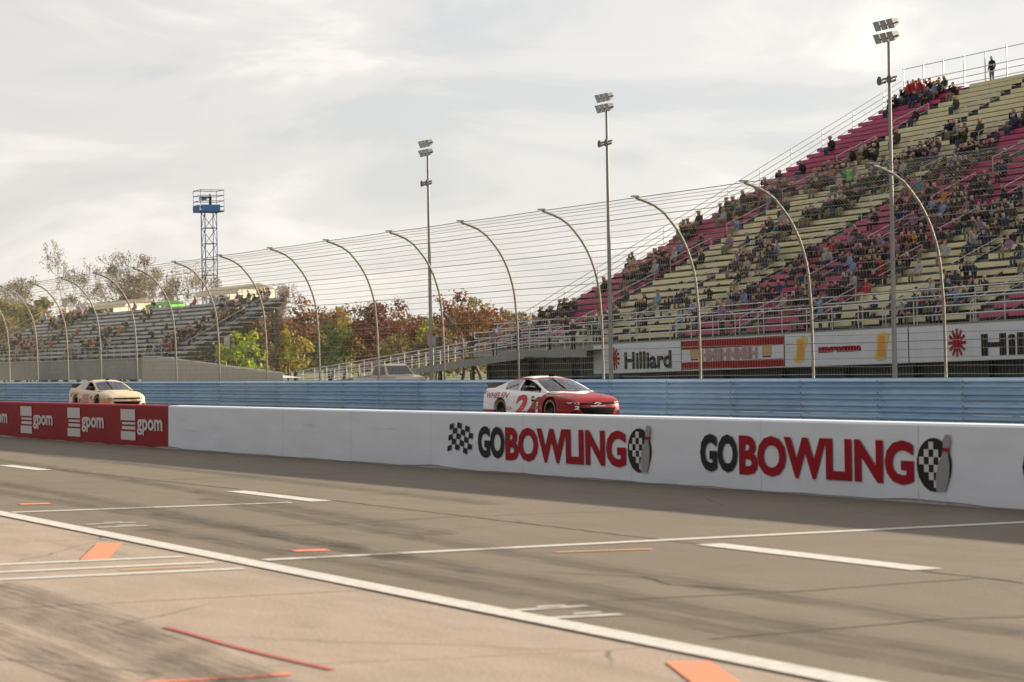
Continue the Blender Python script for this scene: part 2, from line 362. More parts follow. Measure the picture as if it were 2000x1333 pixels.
# concrete apron in front of the pit boxes: separate slabs with open joints
apron = MB().quad([(-70, -14, -0.02), (30, -14, -0.02), (30, fat_y(30), -0.02), (-70, fat_y(-70), -0.02)]).build('pit_apron', M['joint']); tag(apron, kind='structure')
xs = [-69.5 + 4.57 * i for i in range(22)]
ys = [-13.6, -9.0, -4.4, 0.2, 3.75]
for i in range(21):
    for j in range(5):
        a, b = xs[i] + 0.006, xs[i + 1] - 0.006; y0 = ys[j] + 0.006
        if j < 4: y1a = y1b = ys[j + 1] - 0.006
        else: y1a, y1b = fat_y(a) - 0.004, fat_y(b) - 0.004
        if b < -40 and j < 3: continue
        zz = random.uniform(-0.002, 0.002)
        m_ = MB(); n = 0
        m_.V += [(a, y0, -0.02), (b, y0, -0.02), (b, y1b, -0.02), (a, y1a, -0.02), (a, y0, zz), (b, y0, zz), (b, y1b, zz), (a, y1a, zz)]
        m_.F += [(4, 5, 6, 7), (0, 1, 5, 4), (1, 2, 6, 5), (2, 3, 7, 6), (3, 0, 4, 7)]; m_.M += [0] * 5
        m_.build('slab', M['concrete'], apron)
# painted markings
Z1, Z2, Z3 = 0.006, 0.010, 0.014
strip('painted_line', (-200, fat_y(-200) + 0.0), (20, fat_y(20)), 0.23, Z2, M['white_line'], pit_road)
for a, b in ((-89.6, -86.0), (-76.2, -72.6), (-62.6, -59.0), (-49.0, -45.9), (-35.78, -32.22), (-22.13, -18.41), (-8.5, -4.9)):
    strip('painted_dash', (a, 11.55), (b, 11.5), 0.28, Z1, M['white_line'], pit_road)
strip('painted_line', (-32.35, 7.7), (-32.2, 11.1), 0.22, Z1, M['white_line'], pit_road)
strip('painted_line', (-22.71, fat_y(-22.7) + 0.2), (-23.1, 16.62), 0.21, Z1, M['white_line'], pit_road)
strip('painted_line', (-23.66, 3.0), (-23.58, 7.14), 0.20, Z1, M['white_line'], apron)
strip('painted_line', (-22.72, 3.0), (-22.71, 7.14), 0.20, Z1, M['white_line'], apron)
strip('painted_line', (-21.95, 3.0), (-21.86, 7.12), 0.20, Z1, M['white_line'], apron)
strip('painted_line', (-32.6, 4.0), (-32.35, 7.3), 0.18, Z1, M['white_line'], apron)
for (x, y) in ((-17.0, 7.6), (-29.2, 7.95)):      # worn pit-box numerals seen edge on
    sheet('painted_stroke', [(x - 0.05, y - 0.2), (x + 0.06, y - 0.2), (x + 0.02, y + 0.36), (x - 0.09, y + 0.36)], Z1, M['white_line'], pit_road)
    sheet('painted_stroke', [(x - 0.12, y + 0.02), (x - 0.04, y + 0.0), (x - 0.02, y + 0.2), (x - 0.1, y + 0.22)], Z3, M['white_line'], pit_road)
    sheet('painted_stroke', [(x + 0.58, y - 0.25), (x + 0.70, y - 0.25), (x + 0.72, y + 0.28), (x + 0.60, y + 0.28)], Z1, M['white_line'], pit_road)
    sheet('painted_stroke', [(x + 0.50, y + 0.0), (x + 0.57, y + 0.0), (x + 0.55, y + 0.2), (x + 0.48, y + 0.2)], Z3, M['white_line'], pit_road)
strip('painted_mark', (-34.25, 8.25), (-34.2, 8.62), 0.30, Z1, M['orange_line'], pit_road)
strip('painted_mark', (-23.72, 6.36), (-25.86, 7.09), 0.24, Z1, M['orange_line'], apron)
strip('painted_mark', (-23.66, 8.16), (-23.62, 8.48), 0.26, Z1, M['orange_line'], pit_road)
strip('painted_mark', (-13.55, 6.93), (-11.4, 6.19), 0.24, Z1, M['orange_line'], apron)
strip('painted_mark', (-14.18, 2.6), (-14.17, 4.87), 0.10, Z1, M['orange_line'], apron)
strip('painted_mark', (-22.02, 10.0), (-21.86, 10.85), 0.10, Z1, M['pale_orange'], pit_road)
strip('painted_mark', (-22.3, 6.2), (-22.28, 6.9), 0.10, Z1, M['pale_orange'], apron)
mb = MB(); P = [(-17.2, 5.07), (-16.6, 5.075), (-15.9, 5.06), (-15.2, 5.08), (-14.24, 5.13)]
for a, b in zip(P[:-1], P[1:]): mb.quad([(a[0], a[1] - 0.022, Z1), (b[0], b[1] - 0.022, Z1), (b[0], b[1] + 0.022, Z1), (a[0], a[1] + 0.022, Z1)])
mb.build('painted_mark', M['red_line'], apron)
def tar_seam(pts, w, parent, seed):
    rr = random.Random(seed); mb = MB(); P_ = []
    for a, b in zip(pts[:-1], pts[1:]):
        n = max(3, int(math.hypot(b[0] - a[0], b[1] - a[1]) / 0.22))
        P_ += [(a[0] + (b[0] - a[0]) * i / n + rr.gauss(0, 0.012), a[1] + (b[1] - a[1]) * i / n + rr.gauss(0, 0.012)) for i in range(n)]
    P_.append(pts[-1])
    for a, b in zip(P_[:-1], P_[1:]):
        d = Vector((b[0] - a[0], b[1] - a[1], 0)).normalized(); nx, ny = -d.y * w / 2 * rr.uniform(0.7, 1.3), d.x * w / 2 * rr.uniform(0.7, 1.3)
        mb.quad([(a[0] + nx, a[1] + ny, 0.004), (a[0] - nx, a[1] - ny, 0.004), (b[0] - nx, b[1] - ny, 0.004), (b[0] + nx, b[1] + ny, 0.004)])
    mb.build('tar_seam', M['joint'], parent)
tar_seam([(-70, 11.75), (-48, 11.72), (-36, 11.78), (-22.2, 11.5), (-18.3, 11.42), (-4, 11.2)], 0.035, pit_road, 1)
tar_seam([(-17.4, 8.0), (-17.25, 9.6), (-17.5, 11.35)], 0.03, pit_road, 2)
tar_seam([(-14.6, 7.6), (-14.9, 9.4), (-14.4, 11.3)], 0.03, pit_road, 3)
tar_seam([(-27.8, 8.0), (-27.5, 10.0), (-27.9, 11.5), (-27.6, 14.2)], 0.035, pit_road, 4)
tar_seam([(-40.5, 8.3), (-40.2, 11.6), (-40.6, 15.6)], 0.035, pit_road, 5)
tar_seam([(-20.0, 9.0), (-19.1, 9.4), (-18.3, 9.25), (-17.3, 9.6)], 0.022, pit_road, 6)
# tyre rubber
def tyre_mark(pts, w, z, parent):
    mb = MB()
    for a, b in zip(pts[:-1], pts[1:]):
        mb.quad([(a[0], a[1] - w / 2, z), (b[0], b[1] - w / 2, z), (b[0], b[1] + w / 2, z), (a[0], a[1] + w / 2, z)])
    mb.build('tyre_mark', M['rubber'], parent)
def curve(x0, x1, y0, y1, bow=0.0, n=14):
    return [(x0 + (x1 - x0) * i / n, y0 + (y1 - y0) * i / n + bow * math.sin(math.pi * i / n)) for i in range(n + 1)]
zz = 0.0165
for k, (x0, x1, y0, y1, bow, w) in enumerate(((-21.4, -13.5, 4.95, 4.55, 0.12, 0.36), (-20.5, -12.5, 4.55, 4.25, 0.08, 0.36), (-19, -11.5, 4.05, 3.7, 0.05, 0.34))):
    tyre_mark(curve(x0, x1, y0, y1, bow), w, zz + 0.0015 * k, apron)
for k, (x0, x1, y0, y1, bow, w) in enumerate(((-60, -22, 9.6, 8.6, 0.5, 0.34), (-66, -25, 12.6, 10.2, 0.4, 0.34), (-40, -12, 8.9, 8.3, 0.2, 0.32), (-34, -8, 10.6, 9.2, -0.3, 0.3), (-80, -30, 13.8, 12.9, 0.3, 0.34), (-28, -10, 8.1, 7.95, 0.05, 0.3))):
    tyre_mark(curve(x0, x1, y0, y1, bow), w, zz + 0.0015 * k, pit_road)

# ------------------------------------------------------------------ pit wall
pw = empty('pit_wall', (-71, 16.7, 0))
tag(pw, 'long low concrete pit wall wrapped in white and red printed vinyl', 'wall')
ox = 71
def wx(x): return x + ox
X0 = -181.0
while X0 < -4:
    X1 = X0 + 4.55
    MB().prism([(0.0, 0), (0.34, 0), (0.34, 0.06), (0.31, 0.10), (0.31, 0.86), (0.285, 0.885), (0.035, 0.885), (0.012, 0.865), (0.012, 0.10), (0.0, 0.06)], wx(X0) + 0.008, wx(X1) - 0.008).build('barrier_block', M['wall_conc'], pw)
    X0 = X1
def banner(x0, x1, m):
    mb = MB(); n = max(2, int((x1 - x0) / 0.25)); lo = []; hi = []
    for i in range(n + 1):
        x = x0 + (x1 - x0) * i / n
        wob = 0.005 * math.sin(x * 2.1) + 0.004 * math.sin(x * 5.3 + 1)
        zb = 0.018 + wob + (0.03 * max(0, math.sin(x * 0.43 + 0.6)) ** 14)
        lo.append((wx(x), -0.016 + 0.004 * math.sin(x * 1.7), zb)); hi.append((wx(x), -0.012 + 0.003 * math.sin(x * 2.9), 0.50))
    for i in range(n):
        mb.quad([lo[i], lo[i + 1], hi[i + 1], hi[i]])
        t0 = (hi[i][0], -0.006, 0.872); t1 = (hi[i + 1][0], -0.006, 0.872)
        mb.quad([hi[i], hi[i + 1], t1, t0])
        mb.quad([t0, t1, (t1[0], 0.02, 0.898), (t0[0], 0.02, 0.898)])
        mb.quad([(t0[0], 0.02, 0.898), (t1[0], 0.02, 0.898), (t1[0], 0.29, 0.90), (t0[0], 0.29, 0.90)])
    return mb.build('vinyl_wrap', m, pw, smooth=True)
X0 = -56.15
for i in range(14): banner(X0 + i * 3.66 + 0.003, X0 + (i + 1) * 3.66 - 0.003, M['wall_white'])
for i in range(27): banner(X0 - (i + 1) * 4.62 + 0.003, X0 - i * 4.62 - 0.003, M['banner_red'])
YP = -0.026
def bowl_logo(x0, flag):
    mb = MB(); facing_text(mb, 'GO', wx(x0), wx(x0 + 1.02), YP, 0.215, 0.70, 0, 0.045); mb.build('lettering', M['print_black'], pw)
    mb = MB(); facing_text(mb, 'BOWLING', wx(x0 + 1.06), wx(x0 + 5.2), YP, 0.195, 0.70, 0, 0.04); mb.build('lettering', M['print_red'], pw)
    # bowling pin with a chequered ball behind it
    mb = MB(); cx, cz = x0 + 5.62, 0.44
    ball = [(wx(cx + 0.36 * math.cos(t)), YP, cz + 0.30 * math.sin(t)) for t in [2 * math.pi * i / 28 for i in range(28)]]
    mb.quad(ball); mb.build('emblem', M['print_black'], pw)
    mb = MB()
    for r_ in range(-3, 3):
        for c_ in range(-3, 3):
            if (r_ + c_) % 2 == 0: continue
            xa, za = c_ * 0.10, r_ * 0.085
            if (((xa + 0.05) / 0.33) ** 2 + ((za + 0.045) / 0.27) ** 2) > 0.72: continue
            mb.quad([(wx(cx + xa), YP - 0.004, cz + za), (wx(cx + xa + 0.10), YP - 0.004, cz + za), (wx(cx + xa + 0.10), YP - 0.004, cz + za + 0.085), (wx(cx + xa), YP - 0.004, cz + za + 0.085)])
    mb.build('emblem', M['print_white'], pw)
    pin = [(-0.10, 0.0), (0.10, 0.0), (0.15, 0.14), (0.13, 0.28), (0.065, 0.40), (0.07, 0.48), (0.085, 0.54), (0.05, 0.60), (-0.05, 0.60), (-0.085, 0.54), (-0.07, 0.48), (-0.065, 0.40), (-0.13, 0.28), (-0.15, 0.14)]
    MB().quad([(wx(cx + 0.22 + a * 0.9 + (b - 0.3) * 0.25), YP - 0.008, 0.15 + b * 1.05) for a, b in pin]).build('emblem', M['print_grey'], pw)
    MB().quad([(wx(cx - 0.02 + (b - 0.3) * 0.25 + 0.18), YP - 0.012, 0.15 + b * 1.05) for b in (0.42, 0.46)] + [(wx(cx + 0.30 + (b - 0.3) * 0.25), YP - 0.012, 0.15 + b * 1.05) for b in (0.46, 0.42)]).build('emblem', M['print_red'], pw)
    if flag:
        mb = MB()
        for r_ in range(5):
            for c_ in range(6):
                if (r_ + c_) % 2: continue
                q = [(c_ * 0.16, r_ * 0.085), (c_ * 0.16 + 0.16, r_ * 0.085), (c_ * 0.16 + 0.16, r_ * 0.085 + 0.085), (c_ * 0.16, r_ * 0.085 + 0.085)]
                mb.quad([(wx(x0 - 1.25 + a + b * 0.3), YP, 0.28 + b + 0.04 * math.sin(a * 5)) for a, b in q])
        mb.build('emblem', M['print_black'], pw)
bowl_logo(-39.55, True); bowl_logo(-32.15, False); bowl_logo(-24.8, False)
for k in range(24):
    x = -59.75 - 4.62 * k
    mb = MB()
    for z0, z1, w0, w1 in ((0.56, 0.80, 0, 1.15), (0.47, 0.52, 0.1, 1.15), (0.36, 0.43, 0.1, 1.15), (0.13, 0.32, 0, 1.15)):
        mb.quad([(wx(x + w0), YP, z0), (wx(x + w1), YP, z0), (wx(x + w1), YP, z1), (wx(x + w0), YP, z1)])
    mb.build('emblem', M['print_white'], pw)
    mb = MB(); facing_text(mb, 'gpom', wx(x + 1.28), wx(x + 3.2), YP, 0.25, 0.60, 0, 0.03)
    mb.build('lettering', M['print_white'], pw)

# ------------------------------------------------------------------ blue guardrail
gr = empty('guardrail', (-77, 37.4, 0)); tag(gr, 'blue four-tier corrugated steel guardrail along the far side of the track', 'guardrail')
prof = []
for a, b in ((0.0, 0.0), (0.0, 0.018), (0.062, 0.062), (0.080, 0.075), (0.080, 0.105), (0.062, 0.118), (0.008, 0.140), (0.008, 0.166), (0.062, 0.188), (0.080, 0.201), (0.080, 0.231), (0.062, 0.244), (0.0, 0.288), (0.0, 0.306)):
    prof.append((-a, b))
prof2 = prof + [(a + 0.004, b) for a, b in reversed(prof)]
bm_mes = [MB().prism(prof2, -0.13, 4.13).mesh('rail_beam', m_, True, 50) for m_ in M['rail_blues']]
post_me = MB().box(-0.05, 0.05, 0.03, 0.17, -0.2, 1.12).mesh('rail_post', M['rail_dark'])
bolt_me = MB().lathe([(-0.03, 0.0), (-0.03, 0.016), (-0.022, 0.024), (0.0, 0.026)], (0, 0, 0), 'y', 8).mesh('bolt', M['galv'])
for i in range(48):
    X0 = -226 + 4 * i
    for t in range(4):
        link('rail_beam', random.choice(bm_mes), gr, (X0 + 77, 0.010 * (i % 2) + random.uniform(-0.003, 0.003), 1.125 - 0.311 * (t + 1) + random.uniform(-0.002, 0.002)), (0, random.uniform(-0.0006, 0.0006), 0))
    for t in range(4):
        for q in (0.08, 0.155, 0.225): link('bolt', bolt_me, gr, (X0 + 77, -0.01 if q == 0.155 else -0.075, 1.125 - 0.311 * (t + 1) + q))
    link('rail_post', post_me, gr, (X0 + 77, 0, 0)); link('rail_post', post_me, gr, (X0 + 79, 0, 0))

# ------------------------------------------------------------------ catch fence
cf = empty('catch_fence', (-85, 37.5, 0)); tag(cf, 'tall wire and cable catch fence with posts curving over the track', 'fence')
FP = [(0.08, 0.0), (0.06, 2.0), (0.04, 3.0), (-0.05, 4.09), (-0.20, 4.62), (-0.36, 5.05), (-0.64, 5.50), (-1.0, 5.93), (-1.4, 6.20), (-1.93, 6.37)]
def fpt(t):
    """point at arc parameter along the post profile"""
    L = [0]
    for a, b in zip(FP[:-1], FP[1:]): L.append(L[-1] + math.hypot(b[0] - a[0], b[1] - a[1]))
    s = t * L[-1]
    for i in range(len(FP) - 1):
        if s <= L[i + 1] + 1e-9:
            k = (s - L[i]) / (L[i + 1] - L[i]); return (FP[i][0] + k * (FP[i + 1][0] - FP[i][0]), FP[i][1] + k * (FP[i + 1][1] - FP[i][1]))
fp_me = MB().tube([(0, *fpt(t / 22)) for t in range(23)], 0.040, 8).mesh('post', M['post_tan'], True)
cap_me = MB().box(-0.09, 0.09, -0.16, 0.03, -0.02, 0.02).mesh('bracket', M['galv'])
PX = [-72.3 + 6.58 * k for k in range(-17, 7)]
for x in PX:
    link('post', fp_me, cf, (x + 85, 0, 0)); link('bracket', cap_me, cf, (x + 85, -1.9, 6.42))
xa, xb = PX[0] + 85, PX[-1] + 85
NC = 31
for i in range(NC):
    t = 0.14 + 0.86 * i / (NC - 1); y, z = fpt(min(t, 1))
    r_ = 0.011 if i % 5 == 0 else 0.0065
    mb = MB(); pts = []
    for k in range(len(PX) - 1):
        pts.append((PX[k] + 85, y - 0.07, z)); pts.append(((PX[k] + PX[k + 1]) / 2 + 85, y - 0.07, z - random.uniform(0.0, 0.03)))
    pts.append((PX[-1] + 85, y - 0.07, z))
    mb.tube(pts, r_, 4).build('cable', M['cable'], cf)
mb = MB(); x = xa; k = 0
while x < xb:
    mb.tube([(x + 0.0, fpt(t)[0] - 0.085, fpt(t)[1]) for t in (0.16, 0.5, 0.66, 0.76, 0.84, 0.92, 1.0)], 0.0019, 3, caps=False); x += 0.15; k += 1
o = mb.build('wire_mesh', M['wire'], cf); tag(o, kind='stuff')

# ------------------------------------------------------------------ main grandstand
GR = 0.0115
ST = (-157.0, 66.0, 0.0)
gs = empty('grandstand', ST, (0, -GR, 0)); tag(gs, 'large open grandstand with raspberry and straw yellow benches on the right', 'grandstand')
NR, RUN, RISE, YF, ZF = 38, 0.775, 0.4225, 1.5, 2.50
LEN = 69.0
SECT = [(0.25, 7.7, 'seat_red'), (8.7, 15.6, 'seat_yellow'), (16.7, 23.4, 'seat_yellow'), (24.5, 30.6, 'seat_red'), (31.7, 37.5, 'seat_red'), (38.6, 44.6, 'seat_yellow'), (45.7, 52.0, 'seat_yellow'), (53.1, 60.0, 'seat_red'), (61.1, 68.4, 'seat_red')]
def vis_end(yl):
    """how far right a row stays in view, with a margin for a step aside"""
    Y = ST[1] + yl
    d = Y / 0.568; return (-0.916 * d + 0.40 * 0.1835 * d) - ST[0] + 9
bench_prof = [(0.30, 0.44), (0.29, 0.425), (0.29, 0.20), (0.32, 0.20), (0.32, 0.40), (0.60, 0.40), (0.60, 0.44)]
bmesh_cache = {}
SEATS = []
for i in range(NR):
    y0, z0 = YF + i * RUN, ZF + i * RISE
    ve = vis_end(y0)
    MB().box(0, LEN, y0, y0 + RUN, z0 - 0.05, z0).build('footboard', M['deck_alu'], gs)
    MB().box(0, LEN, y0 + RUN - 0.015, y0 + RUN + 0.004, z0 + 0.004, z0 + RISE - 0.054).build('riser', M['riser'], gs)
    for s_, (a, b, mm) in enumerate(SECT):
        if a > ve: continue
        key = (round(b - a, 3), mm)
        if key not in bmesh_cache: bmesh_cache[key] = MB().prism(bench_prof, 0, b - a).mesh('bench', M[mm])
        link('bench', bmesh_cache[key], gs, (a, y0, z0))
        q = a + 0.35
        while q < b - 0.25:
            if q < ve - 2: SEATS.append((q, y0 + 0.44, z0 + 0.44, s_, i, mm))
            q += 0.56
# aisles: steps and centre handrails
aisles = [(8.2), (16.15), (23.95), (31.15), (38.05), (45.15), (52.55)]
step_me = MB().box(-0.42, 0.42, 0.40, RUN - 0.02, 0.003, RISE / 2).mesh('aisle_step', M['deck_alu'])
for ax in aisles:
    n = 0
    for i in range(NR - 1):
        y0, z0 = YF + i * RUN, ZF + i * RISE
        if ax > vis_end(y0): break
        n = i
    for i in range(n + 1): link('aisle_step', step_me, gs, (ax, YF + i * RUN, ZF + i * RISE))
    for k in range(0, n - 3, 5):
        mb = MB(); pts = []
        for q in (k, k + 3.6):
            yy, zz_ = YF + q * RUN + 0.2, ZF + int(q) * RISE
            mb.tube([(ax, yy, zz_), (ax, yy, zz_ + 0.92)], 0.021, 6); pts.append((ax, yy, zz_ + 0.92))
        mb.tube([pts[0], pts[1]], 0.021, 6); mb.tube([pts[0] - Vector((0, 0, 0.4)) if False else (pts[0][0], pts[0][1], pts[0][2] - 0.4), (pts[1][0], pts[1][1], pts[1][2] - 0.4)], 0.018, 6)
        mb.build('aisle_handrail', M['alu_rail'], gs, True)
# frames below
for k in range(12):
    x = 0.3 + k * 6.1
    mb = MB(); yb, zb = YF + NR * RUN, ZF + NR * RISE
    mb.prism([(YF - 1.2, ZF - 0.95), (YF - 1.2, ZF - 0.45), (yb, zb - 0.12), (yb, zb - 0.60)], x - 0.09, x + 0.09); mb.build('raker_beam', M['steel_dark'], gs)
    for q in range(0, 6):
        yy = YF - 0.6 + q * 5.9; zt = ZF + (yy - YF) * RISE / RUN - 0.55
        MB().box(x - 0.12, x + 0.12, yy - 0.12, yy + 0.12, -0.8, max(zt, ZF - 0.75)).build('column', M['steel_dark'], gs)
    if k % 2 == 0:
        mb = MB()
        for q in range(1, 5):
            ya, yb_ = YF - 0.6 + q * 5.9, YF - 0.6 + (q + 1) * 5.9
            za, zb_ = ZF + (ya - YF) * RISE / RUN - 0.7, ZF + (yb_ - YF) * RISE / RUN - 0.7
            mb.tube([(x, ya, 0.1), (x, yb_, zb_)], 0.05, 5); mb.tube([(x, ya, za), (x, yb_, 0.1)], 0.05, 5)
        mb.build('cross_brace', M['steel_dark'], gs)
MB().box(0, LEN, YF + NR * RUN + 0.3, YF + NR * RUN + 0.36, 0.2, ZF + NR * RISE - 0.6).build('rear_cladding', M['steel_dark'], gs)
# front walkway and its railings
MB().box(-0.5, LEN, 0.0, YF - 0.004, ZF - 0.07, ZF - 0.01).build('walkway', M['deck_alu'], gs)
MB().box(-0.5, LEN, 0.02, 0.10, ZF - 0.4, ZF - 0.074).build('edge_beam', M['galv'], gs)
MB().box(-0.5, LEN, 1.1, 1.16, -0.5, ZF - 0.1).build('skirt_panel', M['steel_dark'], gs)
rail_post = MB().tube([(0, 0, 0), (0, 0, 1.08)], 0.024, 6).mesh('rail_post', M['alu_rail'], True)
for k in range(29): link('rail_post', rail_post, gs, (0.1 + k * 2.4, 0.07, ZF - 0.01))
for h in (0.36, 0.74, 1.07): MB().tube([(0, 0.07, ZF + h), (LEN, 0.07, ZF + h)], 0.028, 6).build('front_rail', M['alu_rail'], gs, True)
tall_post = MB().tube([(0, 0, 0), (0, 0, 1.62)], 0.026, 6).mesh('rail_post', M['alu_rail'], True)
for k in range(15): link('rail_post', tall_post, gs, (0.6 + k * 4.8, 1.42, ZF - 0.01))
for h in (1.28, 1.6): MB().tube([(0, 1.42, ZF + h), (LEN, 1.42, ZF + h)], 0.028, 6).build('front_rail', M['alu_rail'], gs, True)
# side guard on the left end and tall guard along the back
side_post = MB().tube([(0, 0, 0), (0, 0, 1.25)], 0.025, 6).mesh('side_post', M['alu_rail'], True)
for i in range(0, NR, 3): link('side_post', side_post, gs, (-0.05, YF + i * RUN + 0.1, ZF + i * RISE))
yb, zb = YF + NR * RUN, ZF + NR * RISE
for h in (0.15, 0.5, 0.85, 1.22): MB().tube([(-0.05, YF, ZF + h), (-0.05, yb, zb + h)], 0.02, 6).build('side_rail', M['alu_rail'], gs, True)
back_post = MB().tube([(0, 0, 0), (0, 0, 2.35)], 0.04, 6).mesh('back_post', M['alu_rail'], True)
for k in range(14): link('back_post', back_post, gs, (0.1 + k * 2.4, yb + 0.05, zb - 0.3))
for h in (0.25, 0.65, 1.05, 1.95): MB().tube([(0, yb + 0.05, zb + h), (34, yb + 0.05, zb + h)], 0.028, 6).build('back_rail', M['alu_rail'], gs, True)
MB().box(0, LEN, yb + 0.004, yb + 1.6, zb - 0.09, zb - 0.03).build('top_walkway', M['deck_alu'], gs)

# access ramp at the left end of the stand
ra = empty('access_ramp', (-144.0, 65.0, 0)); tag(ra, 'long sloping metal access ramp with handrails at the foot of the raspberry stand', 'ramp')
def rz(x): return max(0.25, 2.35 + (x + 3) * 0.052) if x < -3 else 2.35
mb = MB()
for a, b in ((5.5, -3), (-3, -43)):
    za, zb_ = rz(a), rz(b)
    mb.quad([(a, 0, za), (b, 0, zb_), (b, 1.5, zb_), (a, 1.5, za)]); mb.quad([(a, 0, za - 0.06), (b, 0, zb_ - 0.06), (b, 1.5, zb_ - 0.06), (a, 1.5, za - 0.06)])
mb.build('ramp_deck', M['deck_alu'], ra)
mb = MB()
for a, b in ((5.5, -3), (-3, -43)):
    za, zb_ = rz(a), rz(b)
    mb.quad([(a, -0.03, za - 0.42), (b, -0.03, zb_ - 0.30), (b, -0.03, zb_ + 0.04), (a, -0.03, za + 0.04)])
    mb.quad([(a, -0.05, za - 0.42), (b, -0.05, zb_ - 0.30), (b, -0.05, zb_ + 0.04), (a, -0.05, za + 0.04)])
    mb.quad([(a, -0.05, za - 0.42), (b, -0.05, zb_ - 0.30), (b, -0.03, zb_ - 0.30), (a, -0.03, za - 0.42)])
mb.build('stringer', M['grey_panel'], ra)
for side in (0.0, 1.46):
    for h in (0.45, 0.78, 1.1):
        MB().tube([(5.5, side, 2.35 + h), (-3, side, rz(-3) + h), (-43, side, rz(-43) + h)], 0.026, 6).build('handrail', M['alu_rail'], ra, True)
    for k in range(20):
        x = 5 - k * 2.45
        MB().tube([(x, side, rz(x)), (x, side, rz(x) + 1.1)], 0.024, 6).build('handrail_post', M['alu_rail'], ra, True)
for k in range(7):
    x = 4 - k * 5.2
    if rz(x) > 0.6: MB().box(x - 0.08, x + 0.08, 0.3, 0.46, -0.05, rz(x) - 0.08).build('ramp_leg', M['steel_dark'], ra)

# advertising banners along the foot of the stand
def stand_banner(x0, x1, label, painter):
    zr = GR * (x0 + 157)
    e_ = empty('advertising_banner', (x0, 65.9, zr), (0, -GR, 0)); tag(e_, label, 'banner', 'banners along the grandstand front')
    W = x1 - x0
    mb = MB(); n = 24
    for i in range(n):
        a, b = W * i / n, W * (i + 1) / n
        ya, yb_ = 0.006 * math.sin(a * 2.3), 0.006 * math.sin(b * 2.3)
        mb.quad([(a, ya, 0.84), (b, yb_, 0.84), (b, yb_, 2.36), (a, ya, 2.36)]); mb.quad([(a, ya + 0.012, 0.84), (b, yb_ + 0.012, 0.84), (b, yb_ + 0.012, 2.36), (a, ya + 0.012, 2.36)])
    mb.build('panel', M['banner_white'], e_, True)
    MB().box(0, W, 0.015, 0.075, 0.80, 0.86).build('frame_tube', M['alu_rail'], e_); MB().box(0, W, 0.015, 0.075, 2.34, 2.40).build('frame_tube', M['alu_rail'], e_)
    painter(e_, W)
    return e_
YB = -0.014
def rect(mb, x0, x1, z0, z1, y=YB): mb.quad([(x0, y, z0), (x1, y, z0), (x1, y, z1), (x0, y, z1)])
def hilliard(e_, W):
    mb = MB(); cx, cz = 0.25 * W, 1.6
    for k in range(6):
        t = math.pi * k / 6; c, s = math.cos(t), math.sin(t)
        mb.quad([(cx + (a * c - b * s) * 1.15, YB - 0.002 * k, cz + a * s + b * c) for a, b in ((-0.62, -0.07), (0.62, -0.07), (0.62, 0.07), (-0.62, 0.07))])
    mb.build('emblem', M['print_red'], e_)
    mb = MB(); facing_text(mb, 'Hilliard', 0.37 * W, 0.90 * W, YB, 0.98, 1.92, 0, 0.04); mb.build('lettering', M['print_black'], e_)
def redboard(e_, W):
    mb = MB(); rect(mb, 0.0, W, 1.90, 2.34); rect(mb, 0.0, W, 0.86, 1.24); mb.build('stripe', M['banner_red'], e_)
    for x in (0.09, 0.80):
        mb = MB(); rect(mb, x * W, x * W + 0.95, 1.42, 1.94); mb.build('emblem', M['gold_print'], e_)
        mb = MB(); rect(mb, x * W + 0.05, x * W + 0.9, 1.33, 1.40); mb.build('emblem', M['print_red'], e_)
    mb = MB(); facing_text(mb, 'HMEHNMEH', 0.20 * W, 0.76 * W, YB, 1.27, 1.86, 0, 0.09)
    mb.build('lettering', M['print_pink'], e_)
def orangeboard(e_, W):
    for x in (0.14, 0.80):
        mb = MB(); mb.quad([(x * W + 0.85 * a, YB, 1.60 + 0.66 * b) for a, b in ((-0.75, -0.8), (-0.35, -0.98), (0.35, -0.9), (0.5, -0.2), (0.85, 0.85), (0.3, 0.98), (-0.5, 0.8), (-0.45, 0.1))]); mb.build('emblem', M['yellow_print'], e_)
        mb = MB(); mb.quad([(x * W + 0.55 * a, YB - 0.004, 1.60 + 0.52 * b) for a, b in ((-0.6, -0.9), (0.5, -0.9), (0.6, 0.0), (0.55, 0.9), (-0.4, 0.95), (-0.55, 0.2))]); mb.build('emblem', M['orange_print'], e_)
    mb = MB(); facing_text(mb, 'nmeanemne', 0.29 * W, 0.64 * W, YB, 1.42, 1.72, 0, 0.09)
    mb.build('lettering', M['print_red'], e_)
stand_banner(-139.6, -129.0, 'white banner with red emblem and dark lettering, leftmost on the grandstand front', hilliard)
stand_banner(-128.9, -118.1, 'banner with red stripes above and below a white band, gold squares at its ends', redboard)
stand_banner(-118.0, -106.8, 'white banner with two orange emblems and red lettering between them', orangeboard)
stand_banner(-106.7, -91.0, 'white banner with red emblem and large dark lettering, rightmost on the grandstand front', hilliard)

